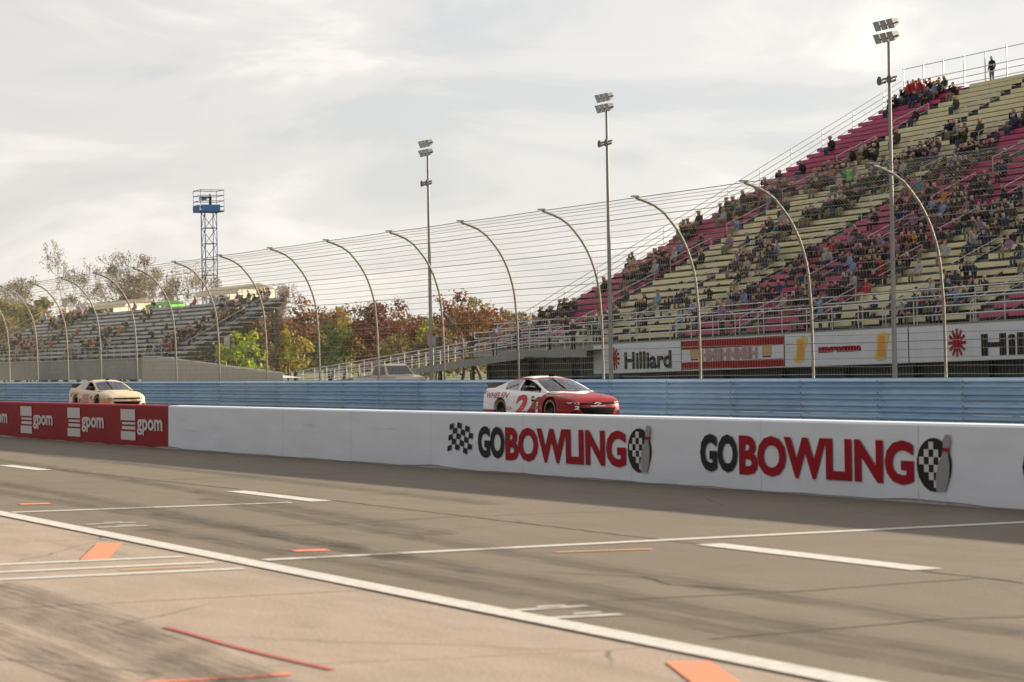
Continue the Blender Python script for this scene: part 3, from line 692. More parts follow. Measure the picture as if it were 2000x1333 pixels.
# ------------------------------------------------------------------ smaller grey stand on the left
S2 = (-302.0, 66.0, 0.0)
g2 = empty('bleacher', S2); tag(g2, 'grey bare aluminium bleacher stand below the cream tents on the left', 'grandstand')
N2, L2, Z20 = 12, 80.0, 2.75
SECT2 = [(0.2, 12.2), (13.4, 25.4), (26.6, 38.6), (39.8, 51.8), (53.0, 65.0), (66.2, 79.8)]
b2_cache = {}
SEATS2 = []
for i in range(N2):
    y0, z0 = 1.4 + i * 0.74, Z20 + i * 0.40
    MB().box(0, L2, y0, y0 + 0.74, z0 - 0.05, z0).build('footboard', M['alu_seat'], g2)
    MB().box(0, L2, y0 + 0.725, y0 + 0.744, z0 + 0.004, z0 + 0.346).build('riser', M['riser'], g2)
    for a, b in SECT2:
        k = round(b - a, 3)
        if k not in b2_cache: b2_cache[k] = MB().prism([(0.34, 0.44), (0.33, 0.43), (0.33, 0.25), (0.36, 0.25), (0.36, 0.40), (0.62, 0.40), (0.62, 0.44)], 0, b - a).mesh('bench', M['alu_seat'])
        link('bench', b2_cache[k], g2, (a, y0, z0))
        q = a + 0.3
        while q < b - 0.2: SEATS2.append((q, y0 + 0.46, z0 + 0.44)); q += 0.56
MB().box(-0.4, L2 + 0.4, 0, 1.396, Z20 - 0.08, Z20 - 0.02).build('walkway', M['alu_seat'], g2)
for k in range(16):
    MB().box(k * 5.0, k * 5.0 + 4.94, 0.10, 0.16, 0.9, Z20 - 0.1).build('skirt_panel', M['grey_panel'], g2)
for k in range(17):
    x = 0.2 + k * 4.95
    for q in range(3): MB().box(x - 0.1, x + 0.1, 1.6 + q * 4.0, 1.8 + q * 4.0, -0.1, Z20 + q * 2.0 - 0.1).build('column', M['steel_dark'], g2)
    MB().prism([(1.2, Z20 - 0.5), (1.2, Z20 - 0.1), (10.2, Z20 + 4.6), (10.2, Z20 + 4.2)], x - 0.08, x + 0.08).build('raker_beam', M['steel_dark'], g2)
for k in range(33): MB().tube([(k * 2.44, 0.06, Z20), (k * 2.44, 0.06, Z20 + 1.05)], 0.025, 5).build('rail_post', M['alu_rail'], g2)
for h in (0.35, 0.7, 1.05): MB().tube([(0, 0.06, Z20 + h), (L2, 0.06, Z20 + h)], 0.03, 5).build('front_rail', M['alu_rail'], g2)
for sx in (0, L2):
    for h in (0.5, 1.1): MB().tube([(sx, 1.4, Z20 + h), (sx, 10.3, Z20 + 4.8 + h)], 0.025, 5).build('side_rail', M['alu_rail'], g2)
for h in (0.5, 1.1): MB().tube([(0, 10.35, Z20 + 4.8 + h), (L2, 10.35, Z20 + 4.8 + h)], 0.03, 5).build('back_rail', M['alu_rail'], g2)
MB().box(0, L2 - 13, 10.29, 15.0, Z20 + 4.6, Z20 + 4.7).build('top_deck', M['grey_panel'], g2)
for k in range(10): MB().box(k * 7.0 + 0.5, k * 7.0 + 0.7, 14.6, 14.8, -0.1, Z20 + 4.6).build('column', M['steel_dark'], g2)

r2 = empty('access_ramp', (-222.0, 65.0, 0)); tag(r2, 'pale beige panelled access ramp sloping down from the grey bleachers', 'ramp')
for k in range(9):
    a, b = -4 + k * 4.0, -4 + k * 4.0 + 3.96
    za, zb_ = 2.70 - max(0, a) * 0.046, 2.70 - max(0, b) * 0.046
    mb = MB(); mb.V += [(a, 0, 0.05), (b, 0, 0.05), (b, 0, zb_), (a, 0, za), (a, 0.05, 0.05), (b, 0.05, 0.05), (b, 0.05, zb_), (a, 0.05, za)]
    mb.F += [(0, 1, 2, 3), (7, 6, 5, 4), (3, 2, 6, 7), (0, 3, 7, 4), (1, 5, 6, 2)]; mb.M += [0] * 5
    mb.build('side_panel', M['beige_panel'], r2)
    MB().quad([(a, 0.06, za - 0.3), (b + 0.04, 0.06, zb_ - 0.3), (b + 0.04, 1.5, zb_ - 0.3), (a, 1.5, za - 0.3)]).build('ramp_deck', M['alu_seat'], r2)
MB().tube([(-4, 0.03, 2.78), (0, 0.03, 2.78), (32, 0.03, 1.30)], 0.04, 6).build('handrail', M['alu_rail'], r2, True)

# tents on the top deck
def tent(x0, x1, y0, y1, z0, zf, zb_, label, m, group='tents on the top deck of the grey bleachers'):
    t = empty('tent', ((x0 + x1) / 2, y0, z0)); tag(t, label, 'tent', group)
    w = (x1 - x0) / 2; D = y1 - y0
    mb = MB(); n = 8
    for i in range(n):
        a, b = -w + 2 * w * i / n, -w + 2 * w * (i + 1) / n
        sa, sb = -0.05 * math.sin(math.pi * ((i * 0.5) % 1)), -0.05 * math.sin(math.pi * (((i + 1) * 0.5) % 1))
        mb.quad([(a, -0.3, zf + sa), (b, -0.3, zf + sb), (b, D * 0.5, zb_ + sb), (a, D * 0.5, zb_ + sa)])
        mb.quad([(a, D, zf), (b, D, zf), (b, D * 0.5, zb_ + sb), (a, D * 0.5, zb_ + sa)])
        mb.quad([(a, -0.3, zf + sa), (b, -0.3, zf + sb), (b, -0.3, zf - 0.32 + sb), (a, -0.3, zf - 0.32 + sa)])
    for s in (-w, w): mb.quad([(s, -0.3, zf), (s, D * 0.5, zb_), (s, D, zf)])
    mb.build('roof', m, t)
    mb = MB(); mb.quad([(-w, D, 0), (w, D, 0), (w, D, zf), (-w, D, zf)]); mb.build('rear_wall', m, t)
    for sx in (-w + 0.05, 0, w - 0.05):
        for sy in (0, D - 0.05): MB().tube([(sx, sy, 0), (sx, sy, zf)], 0.04, 6).build('tent_pole', M['pole'], t)
ZT = Z20 + 4.7
tent(-291.0, -274.5, 77.6, 80.6, ZT, 1.0, 1.55, 'low cream tent at the left end of the grey bleacher top', M['tent'])
tent(-251.0, -237.5, 77.6, 80.8, ZT, 1.25, 1.85, 'tall cream tent right of the camera tower on the grey bleacher top', M['tent'])
tent(-267.5, -262.5, 77.6, 80.0, ZT, 0.6, 1.0, 'small lime green canopy between the two cream tents', M['tent_green'])

# ------------------------------------------------------------------ light poles
def light_pole(x, top, label):
    t = empty('light_pole', (x, 60.0, -0.02)); tag(t, label, 'light pole', 'floodlight poles behind the catch fence')
    MB().tube([(0, 0, 0), (0, 0, top * 0.5), (0, 0, top - 0.3)], [0.115, 0.09, 0.06], 10).build('pole', M['pole'], t, True)
    MB().box(-0.24, 0.24, -0.24, 0.24, 0, 0.12).build('base_plate', M['galv'], t)
    MB().tube([(-0.75, 0, top - 0.45), (0.75, 0, top - 0.45)], 0.045, 6).build('cross_arm', M['pole'], t)
    MB().tube([(-0.75, 0, top + 0.1), (0.75, 0, top + 0.1)], 0.035, 6).build('cross_arm', M['pole'], t)
    for r_ in (0, 1):
        for k in (-0.52, 0.0, 0.52):
            h = MB(); h.V += [(-0.22, -0.12, -0.2), (0.22, -0.12, -0.2), (0.22, -0.12, 0.2), (-0.22, -0.12, 0.2), (-0.13, 0.2, -0.11), (0.13, 0.2, -0.11), (0.13, 0.2, 0.11), (-0.13, 0.2, 0.11)]
            h.F += [(4, 5, 6, 7), (0, 4, 7, 3), (1, 2, 6, 5), (0, 1, 5, 4), (3, 7, 6, 2), (0, 3, 2, 1)]; h.M += [0] * 6
            ho = h.build('floodlight', M['lamp_dark'], t, loc=(k, -0.12, top - 0.42 + r_ * 0.52), rot=(R(22), 0, 0))
            MB().box(-0.19, 0.19, -0.13, -0.122, -0.17, 0.17).build('lens', M['lamp_glass'], ho)
    MB().tube([(-0.55, 0, top - 2.1), (0.55, 0, top - 2.1)], 0.04, 6).build('cross_arm', M['pole'], t)
    for k in (-0.38, 0.38): MB().lathe([(-0.16, 0.0), (-0.16, 0.19), (0.05, 0.10), (0.14, 0.09), (0.14, 0.0)], (k, -0.1, top - 2.2), 'y', 12).build('loudspeaker', M['lamp_dark'], t, True)
light_pole(-149.0, 14.35, 'leftmost of the three floodlight poles, above the curved fence')
light_pole(-125.1, 14.75, 'middle floodlight pole rising from the left edge of the banners')
light_pole(-98.3, 15.2, 'tallest floodlight pole in front of the top of the grandstand')

# ------------------------------------------------------------------ camera tower
tw = empty('camera_tower', (-270.5, 85.0, 0)); tag(tw, 'slender dark blue lattice tower with a railed platform on top', 'tower')
hw = 0.62; H2 = 17.5
for sx in (-hw, hw):
    for sy in (-hw, hw): MB().tube([(sx, sy, 0), (sx, sy, H2)], 0.055, 6).build('tower_leg', M['tower_blue'], tw)
nb = 11
for k in range(nb):
    z0, z1 = H2 * k / nb, H2 * (k + 1) / nb; mb = MB()
    c = [(-hw, -hw), (hw, -hw), (hw, hw), (-hw, hw)]
    for i in range(4):
        a, b = c[i], c[(i + 1) % 4]
        mb.tube([(*a, z1), (*b, z1)], 0.035, 5); mb.tube([(*a, z0), (*b, z1)], 0.03, 5)
    mb.build('lattice_bay', M['tower_blue'], tw)
MB().box(-1.25, 1.25, -1.25, 1.25, H2, H2 + 0.14).build('platform', M['tower_blue'], tw)
MB().box(-1.27, 1.0, -1.29, -1.26, H2 + 0.02, H2 + 0.72).build('tarp', M['tarp_blue'], tw)
MB().box(1.262, 1.29, -1.2, 0.8, H2 + 0.02, H2 + 0.72).build('tarp', M['tarp_blue'], tw)
for h in (0.55, 1.1, 1.65, 2.2):
    MB().tube([(-1.23, -1.23, H2 + h), (1.23, -1.23, H2 + h), (1.23, 1.23, H2 + h), (-1.23, 1.23, H2 + h), (-1.23, -1.23, H2 + h)], 0.035, 5).build('guard_rail', M['tower_blue'], tw)
for sx in (-1.23, 1.23):
    for sy in (-1.23, 1.23): MB().tube([(sx, sy, H2), (sx, sy, H2 + 2.25)], 0.04, 5).build('guard_post', M['tower_blue'], tw)
MB().box(-0.3, 0.45, -0.9, -0.35, H2 + 1.25, H2 + 1.6).build('television_camera', M['lamp_dark'], tw)

# ------------------------------------------------------------------ trees
def leaf_mesh(name, centers, radii, per, size, mats, rngl, flat=0.8):
    V = []; Fi = []; MI = []
    for (c, r_) in zip(centers, radii):
        n = max(4, int(per * (r_ / 0.8) ** 2))
        d = rngl.normal(size=(n, 3)); d /= np.linalg.norm(d, axis=1)[:, None]
        rr = r_ * (0.35 + 0.65 * rngl.random(n)[:, None] ** 0.6) * (1 + 0.25 * rngl.normal(size=(n, 1)))
        p = np.array(c) + d * rr * np.array([1, 1, flat])
        u = rngl.normal(size=(n, 3)); u /= np.linalg.norm(u, axis=1)[:, None]
        w = np.cross(u, rngl.normal(size=(n, 3))); w /= np.linalg.norm(w, axis=1)[:, None]
        s = size * (0.6 + 0.8 * rngl.random((n, 1)))
        q = np.stack([p - u * s * 0.5, p + w * s * 0.36, p + u * s * 0.5, p - w * s * 0.36], 1)
        b = len(V); V += q.reshape(-1, 3).tolist()
        mi = rngl.integers(0, len(mats)) if rngl.random() < 0.55 else -1
        for k in range(n):
            Fi.append((b + 4 * k, b + 4 * k + 1, b + 4 * k + 2, b + 4 * k + 3)); MI.append(int(mi if (mi >= 0 and rngl.random() < 0.75) else rngl.integers(0, len(mats))))
    me = bpy.data.meshes.new(name); me.from_pydata(V, [], Fi)
    for m_ in mats: me.materials.append(m_)
    me.polygons.foreach_set('material_index', MI); me.update(); return me

LM = {'rust': [leaf_mat('rust_leaf', (0.17, 0.06, 0.03)), leaf_mat('russet_leaf', (0.12, 0.045, 0.03)), leaf_mat('amber_leaf', (0.22, 0.10, 0.03))],
      'crimson': [leaf_mat('crimson_leaf', (0.12, 0.022, 0.022)), leaf_mat('maroon_leaf', (0.075, 0.02, 0.022)), leaf_mat('brick_leaf', (0.16, 0.045, 0.03))],
      'green': [leaf_mat('mid_leaf', (0.06, 0.12, 0.03)), leaf_mat('deep_leaf', (0.035, 0.075, 0.025)), leaf_mat('lime_leaf', (0.14, 0.20, 0.03))],
      'yellow': [leaf_mat('yellow_leaf', (0.33, 0.25, 0.03)), leaf_mat('gold_leaf', (0.28, 0.18, 0.03)), leaf_mat('yellow_green_leaf', (0.20, 0.25, 0.03))],
      'lime': [leaf_mat('bright_lime_leaf', (0.24, 0.36, 0.03)), leaf_mat('yellow_lime_leaf', (0.36, 0.36, 0.03)), leaf_mat('fresh_leaf', (0.13, 0.24, 0.03))],
      'olive': [leaf_mat('olive_leaf', (0.20, 0.18, 0.05)), leaf_mat('dull_olive_leaf', (0.15, 0.13, 0.05)), leaf_mat('ochre_leaf', (0.26, 0.17, 0.05))],
      'twig': [leaf_mat('dry_leaf', (0.24, 0.19, 0.14)), leaf_mat('bud_grey', (0.20, 0.17, 0.14)), leaf_mat('dry_tan_leaf', (0.28, 0.20, 0.12))],
      'brown': [leaf_mat('brown_leaf', (0.14, 0.09, 0.05)), leaf_mat('tan_leaf', (0.18, 0.12, 0.06)), leaf_mat('dark_brown_leaf', (0.09, 0.065, 0.04))]}

def grow(mb, p, d, L, r_, depth, rr, tips, split=3, spread=0.55, droop=0.0):
    n = 3; pts = [p]; rad = [r_]; q = p.copy(); dd = d.copy()
    for i in range(n):
        dd = (dd + Vector((rr.gauss(0, 0.13), rr.gauss(0, 0.13), rr.gauss(0.03 - droop, 0.08)))).normalized()
        q = q + dd * (L / n); pts.append(q.copy()); rad.append(max(0.022, r_ * (1 - 0.38 * (i + 1) / n)))
    mb.tube(pts, rad, 5 if depth > 2 else 3, caps=False)
    if depth == 0: tips.append(q); return
    for k in range(split if depth > 1 else split + 1):
        a = Vector((rr.gauss(0, 1), rr.gauss(0, 1), rr.gauss(0.15, 0.6)))
        nd = (dd + a.normalized() * spread * rr.uniform(0.7, 1.4)).normalized()
        st = pts[rr.choice([2, 3, 3])]
        grow(mb, st, nd, L * rr.uniform(0.58, 0.82), rad[-1] * rr.uniform(0.55, 0.8), depth - 1, rr, tips, split, spread, droop)

def tree(x, y, h, r_, kind, label, seed, group, per=62, leaf=0.30):
    t = empty('autumn_tree' if kind in ('rust', 'crimson', 'yellow', 'brown') else 'leafy_tree', (x, y, -0.03)); tag(t, label, 'tree', group)
    rr = random.Random(seed); rl = np.random.default_rng(seed)
    mb = MB(); tips = []
    grow(mb, Vector((0, 0, 0)), Vector((0, 0, 1)), h * 0.36, h * 0.022 + 0.05, 3, rr, tips, 3, 0.62)
    mb.build('trunk', M['bark'], t, True)
    cs, rs = [], []
    for k in range(44):
        th, ph, q = rl.uniform(0, 2 * math.pi), rl.uniform(-0.9, 1), rl.random() ** 0.45
        c = math.sqrt(max(0, 1 - ph * ph))
        cs.append((1.25 * r_ * q * c * math.cos(th), 1.25 * r_ * q * c * math.sin(th), h * 0.53 + h * 0.43 * q * ph)); rs.append(r_ * rl.uniform(0.24, 0.44))
    link('crown', leaf_mesh('crown', cs, rs, per, leaf, LM[kind], rl), t)
    return t
AG = 'autumn trees between the two stands'
tree(-273.5, 95, 9.0, 2.7, 'rust', 'tall rust red autumn tree just right of the grey bleachers', 11, AG)
tree(-279.7, 101, 8.4, 2.3, 'rust', 'russet tree half hidden behind the rust red and the green tree', 12, AG)
tree(-254.5, 92, 6.4, 1.8, 'green', 'small deep green tree among the autumn trees', 13, AG)
tree(-267.4, 98, 8.1, 1.9, 'yellow', 'golden yellow autumn tree behind the small green tree', 14, AG)
tree(-252.3, 96, 7.9, 2.6, 'crimson', 'dark crimson tree in the middle of the autumn row', 15, AG)
tree(-249.7, 101, 6.5, 1.9, 'lime', 'yellow green tree between the crimson and the tall rust tree', 16, AG)
tree(-238.6, 93, 5.0, 1.7, 'olive', 'low olive tree below the yellow green tree', 17, AG)
tree(-235.8, 98, 8.8, 2.3, 'rust', 'tall narrow russet tree left of the raspberry stand', 18, AG)
tree(-221.7, 94, 6.9, 2.3, 'rust', 'broad rust tree behind the access ramp rails', 19, AG)
tree(-244.0, 106, 7.0, 2.6, 'brown', 'brown tree at the left edge of the raspberry stand', 20, AG)
tree(-262.0, 110, 7.0, 2.6, 'brown', 'brown tree behind the crimson tree', 23, AG)
tree(-289.0, 108, 9.6, 2.8, 'brown', 'brown tree behind the right end of the grey bleachers', 24, AG)
tree(-285.0, 112, 9.4, 2.8, 'rust', 'rust tree between the golden and the russet tree, further back', 25, AG)
tree(-274.0, 115, 8.8, 2.8, 'olive', 'olive tree filling the gap left of the crimson tree', 26, AG)
tree(-247.0, 114, 8.4, 2.8, 'crimson', 'dull crimson tree behind the tall narrow russet tree', 27, AG)
tree(-212.0, 86, 4.6, 2.0, 'brown', 'low brown tree right under the ramp handrails', 28, AG)
tree(-219.5, 71.5, 5.2, 1.7, 'lime', 'bright yellow green tree at the right end of the grey bleachers', 21, AG)
tree(-223.5, 77.0, 5.2, 1.6, 'yellow', 'yellow tree behind the bright yellow green one', 22, AG)

def bare_tree(x, y, h, label, seed, leaves=None):
    t = empty('bare_tree', (x, y, -0.03)); tag(t, label, 'tree', 'bare trees on the left skyline')
    rr = random.Random(seed); mb = MB(); tips = []
    grow(mb, Vector((0, 0, 0)), Vector((0, 0, 1)), h * 0.27, h * 0.020, 6, rr, tips, 3, 0.55)
    zm = max(p[2] for p in mb.V); s = h / zm
    wm = max(1e-3, np.percentile([math.hypot(p[0], p[1]) for p in mb.V], 97)); sw = h * 0.36 / wm
    mb.V = [(a * sw, b * sw, c * s) for a, b, c in mb.V]
    mb.build('trunk', M['bark_grey'], t, True)
    rl = np.random.default_rng(seed); sel = [Vector((q.x * sw, q.y * sw, q.z * s)) for q in tips if rr.random() < 0.6]
    link('crown', leaf_mesh('crown', [tuple(q) for q in sel], [0.7] * len(sel), 7, 0.26, LM[leaves or 'twig'], rl), t)
bare_tree(-507.9, 130, 25.9, 'tallest bare tree at the far left of the skyline', 31)
bare_tree(-454.9, 130, 22.3, 'wide bare tree above the low cream tent', 32)
bare_tree(-474.0, 134, 20.0, 'bare tree between the tallest and the wide one', 36)
bare_tree(-433.0, 135, 19.0, 'bare tree just left of the camera tower', 33)
bare_tree(-577.0, 140, 21.5, 'bare tree at the left edge of the picture', 34)
bare_tree(-405.0, 140, 14.5, 'low bare tree right of the camera tower', 35)
bare_tree(-505.0, 125, 19.4, 'ochre leaved tree under the tallest bare tree', 37, 'olive')
OG = 'olive trees behind the left end of the bleachers'
for k, (x, y, h, r_, kd, lb) in enumerate(((-470, 110, 15.5, 5.6, 'olive', 'broad olive tree at the left edge of the picture'), (-444.8, 112, 13.6, 5.2, 'olive', 'olive tree left of the low cream tent'), (-422.4, 113, 12.0, 4.2, 'olive', 'smaller olive tree just behind the low cream tent'),
      (-448.5, 126, 14.0, 5.4, 'brown', 'brown leaved tree behind the low cream tent'), (-421.9, 126, 12.8, 5.0, 'brown', 'brown leaved tree behind the lime green canopy'), (-399.4, 128, 12.4, 4.8, 'brown', 'brown leaved tree behind the tall cream tent'), (-378.0, 126, 10.2, 4.4, 'brown', 'brown leaved tree right of the tall cream tent'), (-490, 118, 14.5, 5.4, 'olive', 'olive tree behind the broad one at the left edge'))):
    tree(x, y, h, r_, kd, lb, 50 + k, OG, 60, 0.62)

# wooded ridge closing the horizon
V = []; n = 80
mb = MB()
def ridge(x): return 13 + 5 * math.sin(x * 0.006 + 1) + 3 * math.sin(x * 0.017) + 6 * max(0, min(1, (-x - 500) / 400))
P0 = [(-1700 + 22 * i, 300 + 0.05 * i * i * 0.2) for i in range(100)]
for (a, b) in zip(P0[:-1], P0[1:]):
    mb.quad([(a[0], a[1], -0.5), (b[0], b[1], -0.5), (b[0], b[1] + 60, ridge(b[0]) * 0.7), (a[0], a[1] + 60, ridge(a[0]) * 0.7)])
    mb.quad([(a[0], a[1] + 60, ridge(a[0]) * 0.7), (b[0], b[1] + 60, ridge(b[0]) * 0.7), (b[0], b[1] + 500, -0.5), (a[0], a[1] + 500, -0.5)])
o = mb.build('hills', M['grass'], None, True); tag(o, kind='structure')
cs, rs = [], []
for i in range(900):
    x = random.uniform(-1500, 350); k = random.random(); y = 300 + 60 * k + random.uniform(-4, 4)
    cs.append((x, y, ridge(x) * 0.7 * k + random.uniform(2, 5.5))); rs.append(random.uniform(2.0, 3.6))
o = link('distant_wood', leaf_mesh('distant_wood', cs, rs, 2.6, 1.7, LM['brown'] + LM['olive'], np.random.default_rng(3))); tag(o, 'hazy brown autumn wood on the ridge behind the circuit', 'wood', kind='stuff')

# ------------------------------------------------------------------ people
def skin_mesh(name, joints, edges, sub, classify):
    me = bpy.data.meshes.new(name); keys = list(joints)
    me.from_pydata([joints[k][0] for k in keys], [(keys.index(a), keys.index(b)) for a, b in edges], [])
    o = bpy.data.objects.new(name, me); COL.objects.link(o)
    md = o.modifiers.new('skin', 'SKIN'); md.use_smooth_shade = True; md.branch_smoothing = 0.3
    for i, k in enumerate(keys):
        sv = me.skin_vertices[0].data[i]; r_ = joints[k][1]; sv.radius = r_ if isinstance(r_, tuple) else (r_, r_); sv.use_root = (i == 0)
    if sub: s_ = o.modifiers.new('sub', 'SUBSURF'); s_.levels = sub; s_.render_levels = sub
    dg = bpy.context.evaluated_depsgraph_get(); out = bpy.data.meshes.new_from_object(o.evaluated_get(dg)); out.name = name
    bpy.data.objects.remove(o); bpy.data.meshes.remove(me)
    out.materials.clear()
    for k in range(5): out.materials.append(None)
    for p in out.polygons: p.material_index = classify(p.center)
    out.polygons.foreach_set('use_smooth', [True] * len(out.polygons))
    return out
def sit_joints(lean=0.0, arms='lap', turn=0.0):
    J = {'pelvis': ((0, 0, 0.10), (0.16, 0.13)), 'belly': ((0, 0.02 - lean * 0.3, 0.30), (0.165, 0.13)), 'chest': ((0, 0.02 - lean, 0.49), (0.18, 0.125)), 'neck': ((0, -lean * 1.2, 0.63), 0.062),
         'chin': ((turn * 0.5, -0.03 - lean * 1.3, 0.71), 0.082), 'head': ((turn, -0.03 - lean * 1.3, 0.80), 0.102), 'crown': ((turn, -0.015 - lean * 1.3, 0.885), 0.075)}
    E = [('pelvis', 'belly'), ('belly', 'chest'), ('chest', 'neck'), ('neck', 'chin'), ('chin', 'head'), ('head', 'crown')]
    for s, n in ((1, 'l'), (-1, 'r')):
        J['sh' + n] = ((0.20 * s, 0.03 - lean, 0.55), 0.075)
        if arms == 'lap': el, wr, ha = (0.26 * s, -0.06 - lean * 0.6, 0.29), (0.15 * s, -0.28 - lean * 0.3, 0.19), (0.10 * s, -0.35 - lean * 0.3, 0.18)
        elif arms == 'face': el, wr, ha = (0.27 * s, -0.20 - lean, 0.40), (0.13 * s, -0.22 - lean * 1.2, 0.64), (0.09 * s, -0.18 - lean * 1.2, 0.72)
        else: el, wr, ha = (0.30 * s, -0.03, 0.30), (0.26 * s, -0.22, 0.16), (0.24 * s, -0.31, 0.15)
        J['el' + n] = (el, 0.056); J['wr' + n] = (wr, 0.042); J['ha' + n] = (ha, 0.04)
        J['hp' + n] = ((0.10 * s, -0.06, 0.09), 0.105); J['kn' + n] = ((0.14 * s, -0.46, 0.11), 0.075); J['an' + n] = ((0.14 * s, -0.47, -0.34), 0.052); J['to' + n] = ((0.15 * s, -0.62, -0.39), 0.045)
        E += [('chest', 'sh' + n), ('sh' + n, 'el' + n), ('el' + n, 'wr' + n), ('wr' + n, 'ha' + n), ('pelvis', 'hp' + n), ('hp' + n, 'kn' + n), ('kn' + n, 'an' + n), ('an' + n, 'to' + n)]
    return J, E
def stand_joints(arms='down'):
    J = {'pelvis': ((0, 0, 0.95), (0.16, 0.125)), 'belly': ((0, 0, 1.13), (0.16, 0.12)), 'chest': ((0, 0.01, 1.36), (0.18, 0.125)), 'neck': ((0, 0, 1.50), 0.06), 'chin': ((0, -0.03, 1.58), 0.08), 'head': ((0, -0.03, 1.66), 0.10), 'crown': ((0, -0.015, 1.745), 0.075)}
    E = [('pelvis', 'belly'), ('belly', 'chest'), ('chest', 'neck'), ('neck', 'chin'), ('chin', 'head'), ('head', 'crown')]
    for s, n in ((1, 'l'), (-1, 'r')):
        J['sh' + n] = ((0.20 * s, 0.01, 1.42), 0.075)
        if arms == 'down': el, wr, ha = (0.27 * s, 0.04, 1.14), (0.25 * s, -0.06, 0.90), (0.24 * s, -0.09, 0.80)
        else: el, wr, ha = (0.28 * s, -0.14, 1.24), (0.15 * s, -0.30, 1.42), (0.11 * s, -0.28, 1.52)
        J['el' + n] = (el, 0.056); J['wr' + n] = (wr, 0.042); J['ha' + n] = (ha, 0.04)
        J['hp' + n] = ((0.10 * s, 0, 0.90), 0.10); J['kn' + n] = ((0.11 * s, -0.02, 0.50), 0.072); J['an' + n] = ((0.12 * s, 0.02, 0.09), 0.052); J['to' + n] = ((0.13 * s, -0.13, 0.045), 0.045)
        E += [('chest', 'sh' + n), ('sh' + n, 'el' + n), ('el' + n, 'wr' + n), ('wr' + n, 'ha' + n), ('pelvis', 'hp' + n), ('hp' + n, 'kn' + n), ('kn' + n, 'an' + n), ('an' + n, 'to' + n)]
    return J, E
# slots: 0 jacket 1 trousers 2 skin 3 hair or cap 4 shoes
def cls_factory(J, stand):
    hz = J['chin'][0][2] - 0.05; wl_, wr_ = Vector(J['hal'][0]), Vector(J['har'][0]); wy = J['head'][0][1]; htop = J['head'][0][2]
    def cls(c):
        if (c - wl_).length < 0.085 or (c - wr_).length < 0.085: return 2
        if c.z > hz and abs(c.x) < 0.16: return 3 if (c.z > htop + 0.045 or c.y > wy + 0.02) else 2
        if stand:
            if c.z < 0.11: return 4
            return 1 if c.z < 0.86 else 0
        if c.z < -0.27: return 4
        if c.z < 0.04 or (c.y < -0.13 and c.z < 0.195 and abs(c.x) < 0.235): return 1
        return 0
    return cls
def make_person(J, E, sub, stand, name): return skin_mesh(name, J, E, sub, cls_factory(J, stand))
POSES = [sit_joints(0.03, 'lap'), sit_joints(0.12, 'lap', 0.02), sit_joints(0.02, 'face'), sit_joints(-0.02, 'wide', -0.02)]
SIT = [make_person(J, E, 1, False, 'person') for J, E in POSES]
SITLO = [make_person(J, E, 0, False, 'crowd_figure') for J, E in POSES]
STAND = [make_person(*stand_joints('down'), 1, True, 'person'), make_person(*stand_joints('up'), 1, True, 'person')]
CAPS = [M['hair'], M['hair'], mat('white_cap', (0.6, 0.58, 0.56), 0.8), mat('red_cap', (0.30, 0.03, 0.03), 0.8), mat('black_cap', (0.02, 0.02, 0.02), 0.8), mat('fair_hair', (0.26, 0.17, 0.08), 0.7)]
CAPN = {'dark hair': CAPS[0], 'white cap': CAPS[2], 'red cap': CAPS[3], 'black cap': CAPS[4], 'fair hair': CAPS[5]}
def put_person(me, loc, rotz, jk, label, group, pants=None, cap=None, cat='person', lim=1.0):
    o = link('person', me, None, loc, (0, 0, rotz), (lim, lim, lim)); tag(o, label, cat, group)
    ms = [JM[jk], pants or random.choice(M['pants']), M['skin'], cap or random.choice(CAPS), M['shoe']]
    for i, m_ in enumerate(ms): o.material_slots[i].link = 'OBJECT'; o.material_slots[i].material = m_
    return o

mw = Matrix.Translation(ST) @ Matrix.Rotation(-GR, 4, 'Y')
# crowd density: gaussian clusters on the benches (local x, local y, spread x, spread y, weight)
CL = [(6.5, 16.7, 2.2, 1.6, 1.0), (4, 30, 3.0, 1.5, 0.95), (24.6, 4, 3.0, 2.0, 0.9), (10, 19.4, 2.5, 1.8, 0.85), (19, 18.8, 3.5, 2.0, 0.9), (31.5, 13, 3.5, 3.0, 1.0), (30.6, 8.3, 4.0, 2.0, 1.0), (6, 9.6, 3.5, 1.8, 1.0), (39, 10.7, 3.5, 2.5, 0.95), (24.2, 22, 2.5, 2.0, 0.8), (21.8, 8.9, 2.4, 1.6, 0.9), (15, 4, 3.0, 1.6, 0.9), (38.5, 5.6, 3.0, 1.6, 0.9), (48, 2.7, 4.0, 1.2, 0.9), (17, 14.5, 2.0, 4.0, 0.6), (33, 4.0, 5.0, 1.0, 0.7), (2.5, 4.0, 2.5, 1.5, 0.8), (46, 9, 3.0, 1.5, 0.8), (27, 17.5, 3.0, 2.0, 0.8), (55, 6, 4, 3, 0.7)]
_r = random.Random(5)
CL += [(_r.uniform(1, 52), _r.uniform(2, 26), _r.uniform(0.8, 2.4), _r.uniform(0.5, 1.1), _r.uniform(0.7, 1.1)) for _ in range(46)]
def dens(x, y):
    d = 0.02
    for a, b, sx, sy, w in CL: d = 1 - (1 - d) * (1 - 0.74 * w * math.exp(-((x - a) / (0.85 * sx)) ** 2 - ((y - b) / (0.85 * sy)) ** 2))
    return d
people = []
for (x, y, z, s_, i, mm) in SEATS:
    if random.random() < dens(x, y): people.append((x + random.uniform(-0.08, 0.08), y, z, (s_, i)))
camv = Vector((0, 0, EYE))
people = [(mw @ Vector((p[0], p[1], p[2])), p[3]) for p in people]
people.sort(key=lambda p: (p[0] - camv).length)
BLK = ['leftmost raspberry block', 'first yellow block', 'second yellow block', 'second raspberry block', 'third raspberry block', 'third yellow block', 'fourth yellow block', 'rightmost raspberry block', 'rightmost raspberry block']
